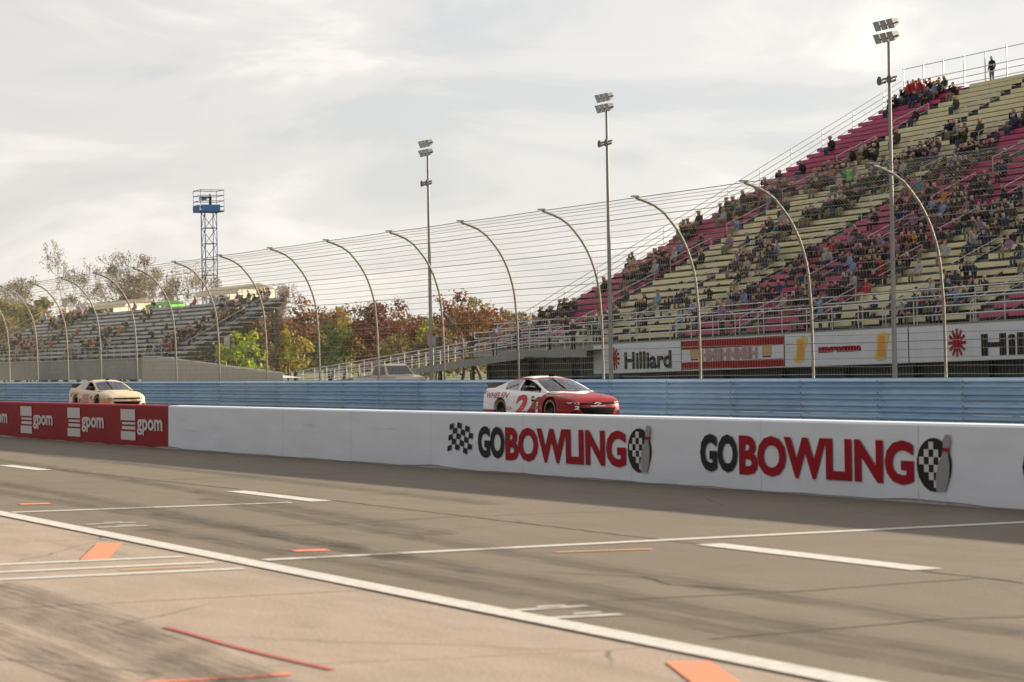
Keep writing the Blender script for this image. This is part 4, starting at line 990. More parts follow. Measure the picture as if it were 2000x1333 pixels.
ORD = lambda n: '%d%s' % (n, {1: 'st', 2: 'nd', 3: 'rd'}.get(n if n < 20 else n % 10, 'th'))
used_looks = set(); jn = list(JACKETS); NIND = 262
for (p, mm) in people[:NIND]:
    for _try in range(60):
        jk = random.choices(jn, JW)[0]; cn = random.choice(list(CAPN))
        if (jk, cn, mm) not in used_looks: break
    used_looks.add((jk, cn, mm))
    put_person(random.choice(SIT), p, random.gauss(0, 0.18), jk, 'spectator in %s jacket with %s, %s row of %s' % (jk, cn, ORD(mm[1] + 1), BLK[mm[0]]), 'spectators on the big grandstand', cap=CAPN[cn], lim=random.uniform(0.94, 1.05))
# those further up and in the far stand read as one crowd
def crowd(name, items, label):
    mats = [JM[k] for k in jn] + M['pants'] + [M['skin'], M['shoe']] + CAPS
    nj = len(jn); V = []; Fi = []; MI = []
    geo = []
    for me in SITLO:
        geo.append((np.array([v.co[:] for v in me.vertices]), [tuple(p.vertices) for p in me.polygons], [p.material_index for p in me.polygons]))
    for p in items:
        v, f, mi = random.choice(geo); a = random.gauss(0, 0.2); c, s = math.cos(a), math.sin(a); sc = random.uniform(0.94, 1.06)
        w = v * sc; w = np.stack([w[:, 0] * c - w[:, 1] * s, w[:, 0] * s + w[:, 1] * c, w[:, 2]], 1) + np.array(p)
        j = random.choices(range(nj), JW)[0]; pt = nj + random.randrange(3); cp = nj + 5 + random.randrange(len(CAPS))
        mp_ = {0: j, 1: pt, 2: nj + 3, 3: cp, 4: nj + 4}; b = len(V); V += w.tolist()
        for q, k in zip(f, mi): Fi.append(tuple(b + i for i in q)); MI.append(mp_[k])
    me = bpy.data.meshes.new(name); me.from_pydata(V, [], Fi)
    for m_ in mats: me.materials.append(m_)
    me.polygons.foreach_set('material_index', MI); me.polygons.foreach_set('use_smooth', [True] * len(MI)); me.update()
    return tag(link(name, me), label, 'crowd', kind='stuff')
crowd('spectator_crowd', [tuple(p[0]) for p in people[NIND:]], 'spectators scattered over the upper rows of the big grandstand')
CL2 = [(22, 3, 5, 2.0), (14, 8.5, 6, 1.5), (46, 2.5, 6, 1.0), (72, 3.0, 2.8, 2.2), (76, 6.5, 2.6, 1.8), (73, 9.5, 4, 1.2), (44, 5, 3, 0.8), (6, 3, 6, 2)]
pp = []
for (x, y, z) in SEATS2:
    d = 0.02
    for a, b, sx, sy in CL2: d = max(d, 0.6 * math.exp(-((x - a) / sx) ** 2 - ((y - b) / sy) ** 2))
    if random.random() < d: pp.append((S2[0] + x, S2[1] + y, z))
crowd('bleacher_crowd', pp, 'small far spectators sitting on the grey bleachers')
# people who stand out
zt_ = lambda x, y, i: mw @ Vector((x, y, ZF + i * RISE))
put_person(STAND[0], mw @ Vector((9.6, yb + 0.6, zb - 0.03)), 0.2, 'black', 'person in black standing at the left of the grandstand top rail', None)
put_person(STAND[1], mw @ Vector((15.4, yb + 0.6, zb - 0.03)), -0.2, 'dark brown', 'person in dark brown with raised hands at the grandstand top rail', None)
put_person(STAND[0], mw @ Vector((22.6, yb + 0.6, zb - 0.03)), 0.4, 'charcoal grey', 'person in charcoal standing at the right of the grandstand top rail', None)
for k, (x, jk) in enumerate(((2.9, 'red'), (3.5, 'red'), (4.2, 'red'))):
    put_person(STAND[k % 2], mw @ Vector((x, YF + 36 * RUN + 0.2, ZF + 36 * RISE)), 0, jk, '%s of three in bright red jackets standing in the top left corner of the stand' % ('leftmost', 'middle', 'rightmost')[k], 'red jackets at the top left corner')
i_ = int((17.2 - YF) / RUN)
put_person(STAND[1], mw @ Vector((16.15, YF + i_ * RUN + 0.2, ZF + i_ * RISE)), 0.1, 'lime green', 'person in a lime green jacket standing in the aisle mid stand', None)
for k, (x, jk) in enumerate(((-14.0, 'charcoal grey'), (-12.6, 'black'), (-9.0, 'mauve'), (-5.5, 'navy blue'), (-1.0, 'pale grey'), (2.2, 'dark brown'))):
    put_person(STAND[0], (-144 + x, 65.7, rz(x)), random.uniform(-1.2, 1.2), jk, 'person in %s walking on the access ramp by the raspberry stand' % jk, 'people on the access ramp')
for k, (x, jk) in enumerate(((16.5, 'pale grey'), (28.3, 'black'), (31.0, 'mauve'), (41.0, 'light blue'), (47.5, 'navy blue'), (12.0, 'dark brown'))):
    put_person(STAND[k % 2], mw @ Vector((x, 0.75, ZF - 0.01)), random.uniform(-0.8, 0.8), jk, 'person in %s standing on the front walkway above the banners' % jk, 'people on the front walkway')
put_person(STAND[1], (-270.3, 85.1, H2 + 0.14), 0.3, 'black', 'camera operator in black on the platform of the blue tower', None)

# ------------------------------------------------------------------ things between the fence and the stands
def sign(x, y, z0, z1, w, label, m):
    t = empty('sign_board', (x, y, 0)); tag(t, label, 'sign')
    MB().box(-w / 2, w / 2, -0.03, 0.03, z0, z1).build('board', m, t)
    for s in (-w / 2 + 0.2, w / 2 - 0.2): MB().tube([(s, 0.06, -0.05), (s, 0.06, z1 - 0.1)], 0.04, 6).build('sign_post', M['galv'], t)
sign(-226.0, 72.5, 3.35, 4.5, 1.9, 'plain pale board on posts in front of the rust red tree', M['banner_white'])
sign(-156.3, 63.0, 2.85, 3.4, 1.2, 'small pale lilac board beside the foot of the access ramp', mat('lilac_board', (0.32, 0.27, 0.36), 0.6))

M['glass_dark'] = mat('dark_window', (0.02, 0.022, 0.025), 0.08, 0.0, coat=0.5)
M['tyre'] = mat('tyre_black', (0.02, 0.02, 0.02), 0.75)
M['rim_dark'] = mat('dark_rim', (0.05, 0.045, 0.04), 0.4, 0.6)
def pickup(x, y, rot, col, label):
    t = empty('parked_pickup', (x, y, -0.02), (0, 0, rot)); tag(t, label, 'pickup', 'vehicles parked behind the fence')
    pm = mat('pickup_paint', col, 0.35, 0.0, coat=0.6, var=0.05)
    side = [(-2.7, 0.45), (-2.72, 0.95), (-2.65, 1.05), (-0.75, 1.07), (-0.55, 1.10), (-0.40, 1.72), (-0.2, 1.80), (0.55, 1.79), (0.8, 1.70), (1.35, 1.14), (2.35, 1.05), (2.55, 0.92), (2.6, 0.45)]
    mb = MB(); n = len(side); W = 0.93
    def w(z): return W if z < 1.1 else W - 0.22 * (z - 1.1) / 0.7
    mb.V += [(a, -w(b), b) for a, b in side] + [(a, w(b), b) for a, b in side]
    for i in range(n): j = (i + 1) % n; mb.F.append((i, j, n + j, n + i)); mb.M.append(0)
    mb.F += [tuple(range(n)), tuple(range(n, 2 * n))]; mb.M += [0, 0]
    mb.build('body', pm, t)
    for s in (-1, 1):
        yy = s * 0.945
        f = lambda z: s * (w(z) + 0.006)
        MB().quad([(-0.40, f(1.15), 1.15), (0.30, f(1.15), 1.15), (0.30, f(1.68), 1.68), (-0.30, f(1.68), 1.68)]).build('side_window', M['glass_dark'], t)
        MB().quad([(0.36, f(1.15), 1.15), (1.20, f(1.15), 1.15), (0.76, f(1.64), 1.64), (0.36, f(1.68), 1.68)]).build('side_window', M['glass_dark'], t)
    MB().quad([(1.32, -0.80, 1.19), (1.32, 0.80, 1.19), (0.84, 0.68, 1.68), (0.84, -0.68, 1.68)]).build('windscreen', M['glass_dark'], t)
    for ax in (-1.7, 1.65):
        for s in (-1, 1):
            wo_ = MB().lathe([(-0.12, 0.2), (-0.13, 0.33), (-0.09, 0.38), (0.09, 0.38), (0.13, 0.33), (0.12, 0.2)], (ax, s * 0.85, 0.38), 'y', 20).build('wheel', M['tyre'], t, True)
            MB().lathe([(s * 0.10, 0.0), (s * 0.11, 0.12), (s * 0.09, 0.21)], (ax, s * 0.85, 0.38), 'y', 16).build('rim', M['galv'], wo_, True)
    for s in (-0.7, 0.7): MB().box(2.585, 2.62, s - 0.16, s + 0.16, 0.75, 0.93).build('headlight', M['lamp_glass'], t)
pickup(-150.5, 58.0, R(8), (0.55, 0.46, 0.34), 'cream pickup parked behind the fence left of the red race car')

# ------------------------------------------------------------------ race cars
def catmull(pts, per):
    out = []
    P = [pts[0]] + pts + [pts[-1]]
    for i in range(1, len(P) - 2):
        p0, p1, p2, p3 = map(np.array, (P[i - 1], P[i], P[i + 1], P[i + 2]))
        for k in range(per):
            t = k / per; out.append(tuple(0.5 * ((2 * p1) + (-p0 + p2) * t + (2 * p0 - 5 * p1 + 4 * p2 - p3) * t ** 2 + (-p0 + 3 * p1 - 3 * p2 + p3) * t ** 3)))
    out.append(tuple(pts[-1])); return out
def interp(tab, x):
    t = sorted(tab); xs_ = [a for a, b in t]; return float(np.interp(x, xs_, [b for a, b in t]))
def smooth_tab(tab): return sorted([(float(a), float(b)) for a, b in catmull([tuple(map(float, q)) for q in tab], 6)])
OUTL = [(2.50, 0), (2.492, 0.28), (2.465, 0.52), (2.405, 0.70), (2.31, 0.815), (2.16, 0.895), (1.95, 0.945), (1.7, 0.972), (1.45, 0.985), (1.1, 0.98), (0.6, 0.965), (0, 0.96), (-0.6, 0.965), (-1.0, 0.978), (-1.3, 0.99), (-1.7, 0.982), (-2.05, 0.955), (-2.3, 0.90), (-2.42, 0.80), (-2.47, 0.6), (-2.48, 0.3), (-2.48, 0)]
ZTOP = smooth_tab([(2.5, 0.555), (2.4, 0.60), (2.2, 0.645), (1.8, 0.705), (1.4, 0.75), (1.0, 0.785), (0.6, 0.81), (0, 0.83), (-0.6, 0.85), (-1.2, 0.89), (-1.6, 0.925), (-2.0, 0.945), (-2.3, 0.94), (-2.48, 0.915)])
CRWN = [(2.5, 0.0), (2.3, 0.035), (1.9, 0.06), (1.2, 0.065), (0.9, 0.05), (0, 0.02), (-1.6, 0.02), (-2.3, 0.02), (-2.5, 0.0)]
ROOF = smooth_tab([(1.08, 0.835), (0.85, 0.925), (0.55, 1.055), (0.2, 1.185), (-0.1, 1.255), (-0.4, 1.285), (-0.8, 1.275), (-1.2, 1.205), (-1.6, 1.095), (-1.98, 0.975)])
BELTW = [(1.08, 0.80), (0.6, 0.825), (0, 0.83), (-0.6, 0.82), (-1.2, 0.79), (-1.6, 0.745), (-1.98, 0.69)]

def livery(name, base, accent, mode):
    """two-tone car paint split along the painted diagonal of the real car"""
    m = bpy.data.materials.new(name); N, L, p = nodes_of(m)
    p.inputs['Roughness'].default_value = 0.40; p.inputs['Specular IOR Level'].default_value = 0.2; p.inputs['Coat Weight'].default_value = 0.28; p.inputs['Coat Roughness'].default_value = 0.05
    t = N.new('ShaderNodeTexCoord'); s = N.new('ShaderNodeSeparateXYZ'); L.new(t.outputs['Object'], s.inputs[0])
    def math_(op, a, b):
        q = N.new('ShaderNodeMath'); q.operation = op
        for i, v in enumerate((a, b)):
            if isinstance(v, (int, float)): q.inputs[i].default_value = v
            else: L.new(v, q.inputs[i])
        return q.outputs[0]
    x, y, z = s.outputs['X'], s.outputs['Y'], s.outputs['Z']
    ay = math_('ABSOLUTE', y, 0)
    if mode == 'red':
        f1 = math_('GREATER_THAN', math_('SUBTRACT', x, math_('MULTIPLY', math_('SUBTRACT', z, 0.2), 1.28)), 0.12)     # front wedge
        skirt = math_('MULTIPLY', math_('LESS_THAN', x, -1.55), math_('LESS_THAN', math_('ADD', z, math_('MULTIPLY', x, 0.02)), 0.30))
        roofedge = math_('MULTIPLY', math_('GREATER_THAN', z, 1.06), math_('MAXIMUM', math_('GREATER_THAN', ay, 0.50), math_('GREATER_THAN', x, -0.06)))
        roofedge = math_('MULTIPLY', roofedge, math_('GREATER_THAN', z, math_('ADD', 1.10, math_('MULTIPLY', ay, 0.13))))
        # white flames on the hood, widened to paint in its pale sky reflection
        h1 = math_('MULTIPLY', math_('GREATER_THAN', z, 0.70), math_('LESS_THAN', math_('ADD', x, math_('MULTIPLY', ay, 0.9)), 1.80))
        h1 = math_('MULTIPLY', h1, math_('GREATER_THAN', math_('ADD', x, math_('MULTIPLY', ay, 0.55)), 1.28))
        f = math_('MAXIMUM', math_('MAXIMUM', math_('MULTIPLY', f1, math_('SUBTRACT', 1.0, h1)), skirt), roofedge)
    else:
        wv = N.new('ShaderNodeTexNoise'); wv.inputs['Scale'].default_value = 1.6; L.new(t.outputs['Object'], wv.inputs['Vector'])
        f = math_('MULTIPLY', math_('LESS_THAN', z, 0.52), math_('GREATER_THAN', wv.outputs['Fac'], 0.47))
    c = N.new('ShaderNodeMixRGB'); c.inputs['Color1'].default_value = (*base, 1); c.inputs['Color2'].default_value = (*accent, 1); L.new(f, c.inputs['Fac'])
    g = N.new('ShaderNodeTexNoise'); g.inputs['Scale'].default_value = 7; g.inputs['Detail'].default_value = 5; L.new(t.outputs['Object'], g.inputs['Vector'])
    r = N.new('ShaderNodeMapRange'); r.inputs['To Min'].default_value = 0.93; r.inputs['To Max'].default_value = 1.05; L.new(g.outputs['Fac'], r.inputs['Value'])
    k = N.new('ShaderNodeMixRGB'); k.blend_type = 'MULTIPLY'; k.inputs['Fac'].default_value = 1; L.new(c.outputs['Color'], k.inputs['Color1']); L.new(r.outputs['Result'], k.inputs['Color2'])
    L.new(k.outputs['Color'], p.inputs['Base Color'])
    return m
M['trim'] = mat('black_trim', (0.010, 0.010, 0.010), 0.8, spec=0.08)
M['interior'] = mat('interior_black', (0.02, 0.02, 0.022), 0.8)
M['cage'] = mat('roll_cage_grey', (0.42, 0.43, 0.46), 0.4, 0.2)
M['tape'] = mat('grey_window_panel', (0.34, 0.33, 0.37), 0.25, coat=0.4)
def glass(name, tint, refl):
    m = bpy.data.materials.new(name); m.use_nodes = True; N, L = m.node_tree.nodes, m.node_tree.links; N.clear()
    o = N.new('ShaderNodeOutputMaterial'); a = N.new('ShaderNodeBsdfTransparent'); a.inputs['Color'].default_value = (*tint, 1)
    b = N.new('ShaderNodeBsdfGlossy'); b.inputs['Roughness'].default_value = 0.03; b.inputs['Color'].default_value = (0.9, 0.92, 0.95, 1)
    f = N.new('ShaderNodeFresnel'); f.inputs['IOR'].default_value = refl; x = N.new('ShaderNodeMixShader')
    L.new(f.outputs[0], x.inputs[0]); L.new(a.outputs[0], x.inputs[1]); L.new(b.outputs[0], x.inputs[2]); L.new(x.outputs[0], o.inputs['Surface'])
    return m
M['windshield'] = glass('windshield_glass', (0.62, 0.66, 0.72), 1.7)

def body_mesh():
    mb = MB(); out = catmull([tuple(map(float, q)) for q in OUTL], 4); N_ = len(out)
    # outward normals of the right-hand half (y negative)
    nor = []
    for i in range(N_):
        a, b = out[max(i - 1, 0)], out[min(i + 1, N_ - 1)]; tx, ty = b[0] - a[0], b[1] - a[1]; l = math.hypot(tx, ty) or 1
        nor.append((-ty / l * -1, tx / l * -1))
    nor[0] = (1, 0); nor[-1] = (-1, 0)
    S = [0, 0.07, 0.22, 0.42, 0.60, 0.76, 0.87, 0.94, 1.0]; OFF = [0.075, 0.02, 0.0, 0.0, 0.008, 0.024, 0.05, 0.082, 0.135]
    ZB = 0.11
    def P(i, j, side):
        x, y = out[i]; nx, ny = nor[i]
        zt = interp(ZTOP, x); z = ZB + S[j] * (zt - ZB); o = OFF[j]
        px, py = x - nx * o, max(0.0, y - ny * o)
        if i in (0, N_ - 1): py = 0.0
        return (px, py * side, z)
    nj = len(S); idx = {}
    for side in (-1, 1):
        for i in range(N_):
            for j in range(nj):
                if side == 1 and i in (0, N_ - 1): idx[(side, i, j)] = idx[(-1, i, j)]; continue
                idx[(side, i, j)] = len(mb.V); mb.V.append(P(i, j, side))
        for i in range(N_ - 1):
            for j in range(nj - 1):
                f = (idx[(side, i, j)], idx[(side, i + 1, j)], idx[(side, i + 1, j + 1)], idx[(side, i, j + 1)])
                if len(set(f)) >= 3: mb.F.append(tuple(dict.fromkeys(f))); mb.M.append(0)
    K = 12; rows = []
    for i in range(N_):
        a, b = mb.V[idx[(-1, i, nj - 1)]], mb.V[idx[(1, i, nj - 1)]]; row = [idx[(-1, i, nj - 1)]]
        if i in (0, N_ - 1): row = [row[0]] * (K + 1)
        else:
            for k in range(1, K):
                t = k / K; x = a[0]; y = a[1] + (b[1] - a[1]) * t; cr_ = interp(CRWN, x)
                z = a[2] + cr_ * (1 - (2 * t - 1) ** 2)
                # raised hood centre and fender ridges
                if x > 1.0: z += 0.018 * math.exp(-((abs(y) - 0.36) / 0.10) ** 2) * min(1, (2.35 - x) / 0.5 if x < 2.35 else 0)
                row.append(len(mb.V)); mb.V.append((x, y, z))
            row.append(idx[(1, i, nj - 1)])
        rows.append(row)
    for i in range(N_ - 1):
        for k in range(K):
            f = tuple(dict.fromkeys((rows[i][k], rows[i + 1][k], rows[i + 1][k + 1], rows[i][k + 1])))
            if len(f) < 3: continue
            c = np.mean([mb.V[q] for q in f], 0)
            mb.F.append(f); mb.M.append(1 if (-1.75 < c[0] < 0.98 and abs(c[1]) < 0.76) else 0)
    loop = [idx[(-1, i, 0)] for i in range(N_)] + [idx[(1, i, 0)] for i in range(N_ - 2, 0, -1)]
    mb.F.append(tuple(loop)); mb.M.append(1)
    return mb
AXF, AXR, RF, RR = 1.43, -1.24, 0.372, 0.352
def cut_body():
    me = body_mesh().mesh('body', [M['trim'], M['trim']])
    o = bpy.data.objects.new('b', me); COL.objects.link(o); cuts = []
    for ax, r_ in ((AXF, RF), (AXR, RR)):
        for s in (-1, 1):
            c = MB(); n = 40; y0, y1 = (0.60, 1.3) if s > 0 else (-1.3, -0.60)
            c.V += [(ax + r_ * math.cos(2 * math.pi * k / n), y0, 0.335 + r_ * math.sin(2 * math.pi * k / n)) for k in range(n)] + [(ax + r_ * math.cos(2 * math.pi * k / n), y1, 0.335 + r_ * math.sin(2 * math.pi * k / n)) for k in range(n)]
            for k in range(n): j = (k + 1) % n; c.F.append((k, j, n + j, n + k)); c.M.append(1)
            c.F += [tuple(range(n)), tuple(range(n, 2 * n))]; c.M += [1, 1]
            co = c.build('c', [M['trim'], M['trim']]); cuts.append(co)
            md = o.modifiers.new('cut', 'BOOLEAN'); md.object = co; md.operation = 'DIFFERENCE'; md.solver = 'EXACT'
    dg = bpy.context.evaluated_depsgraph_get(); out = bpy.data.meshes.new_from_object(o.evaluated_get(dg))
    for c in cuts: bpy.data.objects.remove(c)
    bpy.data.objects.remove(o)
    out.polygons.foreach_set('use_smooth', [True] * len(out.polygons)); out.set_sharp_from_angle(angle=R(38))
    return out
BODY = cut_body()
def greenhouse():
    """returns MBs: shell, windshield, backlight, quarter panel (right/left)"""
    parts = {k: MB() for k in ('shell', 'windshield', 'rear_glass', 'quarter')}
    xs_ = [1.08 - 3.06 * i / 68 for i in range(69)]; ns, nt = 10, 12; sec = []
    for x in xs_:
        zc, zb_ = interp(ROOF, x), interp(ZTOP, x) - 0.005; wb = interp(BELTW, x)
        ht = max(0.0, zc - zb_); crn = min(0.05, ht * 0.28); ze = zb_ + ht - crn
        row = []
        for j in range(ns + 1):
            t = j / ns; z = zb_ + t * (ze - zb_); row.append((x, wb - 0.50 * (z - zb_) - 0.06 * ((z - zb_) / 0.43) ** 2 + 0.0, z))
        ye = row[-1][1]
        ws = max(0.0, min(1.0, (x + 0.1) / 0.9)); bk = max(0.0, min(1.0, (-x - 0.9) / 0.8))
        for k in range(1, nt + 1):
            q = k / nt; y = ye * (1 - q); bow = 1 - (y / max(ye, 1e-4)) ** 2
            row.append((x + 0.10 * ws * bow - 0.06 * bk * bow, y, ze + crn * (1 - (1 - q) ** 2.4)))
        sec.append(row)
    nr = ns + nt + 1
    for side in (-1, 1):
        for i in range(len(xs_) - 1):
            for j in range(nr - 1):
                p = [sec[i][j], sec[i + 1][j], sec[i + 1][j + 1], sec[i][j + 1]]
                c = np.mean(p, 0); tgt = 'shell'; xm = (xs_[i] + xs_[i + 1]) / 2
                if j < ns:
                    t = (j + 0.5) / ns; ht = sec[i][ns][2] - sec[i][0][2]
                    if 0.08 < t < 0.86 and ht > 0.07:
                        if -0.40 < xm < 0.70: tgt = None
                        elif -1.28 < xm < -0.50: tgt = 'quarter'
                else:
                    q = (j - ns + 0.5) / nt
                    if q > 0.09:
                        if 0.13 < xm < 1.04: tgt = 'windshield'
                        elif xm < -1.02 and q > 0.16 and xm > -1.85: tgt = 'rear_glass'
                if tgt: parts[tgt].quad([(a, b * side, c_) for a, b, c_ in p])
    return parts
GH = {k: v for k, v in greenhouse().items()}
def weld(mb, name, mats):
    me = mb.mesh(name, mats); bm = bmesh.new(); bm.from_mesh(me); bmesh.ops.remove_doubles(bm, verts=bm.verts, dist=1e-5); bmesh.ops.recalc_face_normals(bm, faces=bm.faces); bm.to_mesh(me); bm.free()
    me.polygons.foreach_set('use_smooth', [True] * len(me.polygons)); me.set_sharp_from_angle(angle=R(50)); return me
GHM = {k: weld(v, k, [M['trim']]) for k, v in GH.items()}
def bvh_of(me): return BVHTree.FromPolygons([v.co for v in me.vertices], [tuple(p.vertices) for p in me.polygons])
BV_BODY, BV_SHELL, BV_Q = bvh_of(BODY), bvh_of(GHM['shell']), bvh_of(GHM['quarter'])
def project(verts2, faces, mapper, direction, bvhs, off, cuts=2):
    """lay a flat decal onto the car surface by casting every vertex along direction"""
    bm = bmesh.new(); vs = [bm.verts.new(mapper(a, b)) for a, b in verts2]
    for f in faces:
        try: bm.faces.new([vs[i] for i in f])
        except ValueError: pass
    if cuts: bmesh.ops.subdivide_edges(bm, edges=[e for e in bm.edges if e.calc_length() > 0.09], cuts=cuts, use_grid_fill=True)
    d = Vector(direction).normalized()
    bmesh.ops.triangulate(bm, faces=bm.faces)
    dead = []
    for v in bm.verts:
        best = None
        for b in bvhs:
            h = b.ray_cast(v.co - d * 3, d)
            if h[0] is not None and (best is None or h[3] < best[3]): best = h
        if best is None: dead.append(v)
        else: v.co = best[0] - d * off
    if dead: bmesh.ops.delete(bm, geom=dead, context='VERTS')
    me = bpy.data.meshes.new('decal'); bm.to_mesh(me); bm.free(); return me
def grid_poly(top, bot, n=24, m_=3):
    """strip between two polylines given as functions of t in 0..1"""
    V_ = []; F_ = []
    for i in range(n + 1):
        t = i / n; a, b = top(t), bot(t)
        for j in range(m_ + 1): k = j / m_; V_.append((a[0] + (b[0] - a[0]) * k, a[1] + (b[1] - a[1]) * k))
    for i in range(n):
        for j in range(m_): q = i * (m_ + 1) + j; F_.append((q, q + 1, q + m_ + 2, q + m_ + 1))
    return V_, F_

def race_car(loc, rotz, label, paint, red):
    t = empty('race_car', loc, (0, 0, rotz)); tag(t, label, 'race car', 'stock cars on the track')
    def own(me, mats):
        m2 = me.copy(); m2.materials.clear()
        for k in mats: m2.materials.append(k)
        return m2
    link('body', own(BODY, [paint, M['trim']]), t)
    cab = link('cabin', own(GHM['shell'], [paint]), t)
    link('windshield', own(GHM['windshield'], [M['windshield']]), cab)
    link('rear_window', own(GHM['rear_glass'], [M['glass_dark']]), cab)
    link('quarter_window', own(GHM['quarter'], [M['tape']]), cab)
    # frames round the windows
    def decal(name, vf, mapper, d, m, off=0.006, bv=None, parent=None, cuts=2):
        me = project(vf[0], vf[1], mapper, d, bv or [BV_BODY], off, cuts); me.materials.append(m); return link(name, me, parent or t)
    front = lambda a, b: (3, a, b); right = lambda a, b: (a, -2, b)
    # grille band, lower intake, lights
    up = grid_poly(lambda s: (-0.80 + 1.60 * s, 0.535 - 0.02 * (2 * s - 1) ** 2 * -0.3), lambda s: (-0.80 + 1.60 * s, 0.468 + 0.025 * (2 * s - 1) ** 2), 40, 4)
    decal('upper_grille', up, front, (-1, 0, 0), M['trim'], 0.006, cuts=0)
    lo = grid_poly(lambda s: (-0.60 + 1.20 * s, 0.385), lambda s: (-0.46 + 0.92 * s, 0.175), 30, 6)
    decal('lower_grille', lo, front, (-1, 0, 0), M['trim'], 0.006, cuts=0)
    for s in (-1, 1):
        hl = grid_poly(lambda q: (s * (0.57 + 0.29 * q), 0.535 + 0.015 * q), lambda q: (s * (0.60 + 0.24 * q), 0.478 + 0.03 * q), 14, 3)
        decal('headlight', hl, front, (-1, 0, 0), M['lamp_glass'] if red else M['print_white'], 0.010, cuts=0)
        for dq in (0.66, 0.75):
            decal('headlight_lens', grid_poly(lambda q: (s * (dq - 0.03 + 0.06 * q), 0.528), lambda q: (s * (dq - 0.03 + 0.06 * q), 0.492), 4, 2), front, (-1, 0, 0), M['trim'], 0.014, cuts=0)
        du = grid_poly(lambda q: (s * (0.66 + 0.16 * q), 0.30), lambda q: (s * (0.64 + 0.17 * q), 0.19), 8, 4)
        decal('brake_duct', du, front, (-1, 0, 0), M['trim'], 0.006, cuts=0)
    # hood pins and hood scoop lines
    for s in (-1, 1):
        MB().lathe([(0.0, 0.0), (0.012, 0.018), (0.0, 0.03)], (2.0, 0.42 * s, interp(ZTOP, 2.0) + 0.05), 'z', 8).build('hood_pin', M['galv'], t)
    MB().box(2.30, 2.545, -0.85, 0.85, 0.075, 0.115).build('splitter', M['trim'], t)
    # rear spoiler
    mb = MB(); n = 12
    for i in range(n):
        a, b = -0.76 + 1.52 * i / n, -0.76 + 1.52 * (i + 1) / n; fx = lambda y: -2.22 - 0.10 * (1 - (y / 0.76) ** 2)
        mb.quad([(fx(a), a, 0.93), (fx(b), b, 0.93), (fx(b) - 0.10, b, 1.115), (fx(a) - 0.10, a, 1.115)]); mb.quad([(fx(a) - 0.012, a, 0.93), (fx(b) - 0.012, b, 0.93), (fx(b) - 0.112, b, 1.115), (fx(a) - 0.112, a, 1.115)])
        mb.quad([(fx(a) - 0.10, a, 1.115), (fx(b) - 0.10, b, 1.115), (fx(b) - 0.112, b, 1.115), (fx(a) - 0.112, a, 1.115)])
    mb.build('rear_spoiler', M['trim'], t)
    # wheels
    for ax in (AXF, AXR):
        for s in (-1, 1):
            c = (ax, s * 0.80, 0.325)
            w = MB().lathe([(-0.13, 0.20), (-0.145, 0.245), (-0.14, 0.30), (-0.11, 0.322), (0.11, 0.322), (0.14, 0.30), (0.145, 0.245), (0.13, 0.20)], c, 'y', 36).build('wheel', M['tyre'], t, True)
            MB().lathe([(s * 0.06, 0.0), (s * 0.07, 0.07), (s * 0.045, 0.09), (s * 0.06, 0.165), (s * 0.115, 0.195), (s * 0.135, 0.205)], c, 'y', 28).build('rim', M['rim_dark'], w, True)
            MB().lathe([(s * 0.1455, 0.262), (s * 0.1455, 0.285)], c, 'y', 36).build('sidewall_band', M['gold_print'] if s < 0 else M['tyre'], w)
            for k in range(5):
                a = 2 * math.pi * k / 5
                MB().lathe([(s * 0.075, 0.0), (s * 0.095, 0.012), (s * 0.07, 0.014)], (c[0] + 0.05 * math.cos(a), c[1], c[2] + 0.05 * math.sin(a)), 'y', 6).build('lug_nut', M['galv'], w)
    # interior: seat, cage, driver, window bars
    MB().box(-0.75, -0.25, 0.10, 0.62, 0.84, 1.10).build('seat', M['interior'], t)
    MB().box(0.55, 0.95, -0.74, 0.74, 0.80, 0.875).build('dashboard', M['interior'], t)
    for s in (-1, 1):
        MB().tube([(0.80, 0.70 * s, 0.84), (0.15, 0.56 * s, 1.15), (-0.5, 0.54 * s, 1.22), (-0.62, 0.62 * s, 0.86)], 0.022, 6).build('roll_cage', M['cage'], t, True)
    MB().tube([(0.15, -0.56, 1.15), (0.15, 0.56, 1.15)], 0.022, 6).build('roll_cage', M['cage'], t, True)
    MB().tube([(0.22, 0.0, 1.15), (0.68, 0.16, 0.87)], 0.022, 6).build('roll_cage', M['cage'], t, True)
    MB().tube([(0.22, 0.0, 1.15), (0.68, -0.12, 0.87)], 0.022, 6).build('roll_cage', M['cage'], t, True)
    MB().tube([(-0.62, -0.60, 0.88), (-0.55, 0.0, 1.20), (-0.62, 0.60, 0.88)], 0.022, 6).build('roll_cage', M['cage'], t, True)
    for k in range(3): MB().tube([(0.40 - 0.02 * k, 0.80 - 0.07 * k, 0.90 + 0.075 * k), (-0.42, 0.80 - 0.07 * k, 0.92 + 0.085 * k)], 0.012, 5).build('window_net_strap', M['trim'], t)
    for k in range(4): MB().tube([(-0.42 + 0.24 * k, 0.815, 0.87), (-0.42 + 0.22 * k, 0.64, 1.17)], 0.012, 5).build('window_net_strap', M['trim'], t)
    # windshield centre strips and roof camera
    MB().tube([(0.24, -0.10, interp(ROOF, 0.12) + 0.006), (0.98, -0.13, interp(ROOF, 0.87) + 0.010)], 0.014, 5).build('windshield_strip', M['trim'], cab)
    MB().box(-0.02, 0.10, -0.06, 0.06, 1.262, 1.325).build('roof_camera', M['trim'], t)
    MB().tube([(-0.75, -0.12, 1.27), (-0.80, -0.12, 1.36)], 0.008, 5).build('antenna', M['trim'], t)
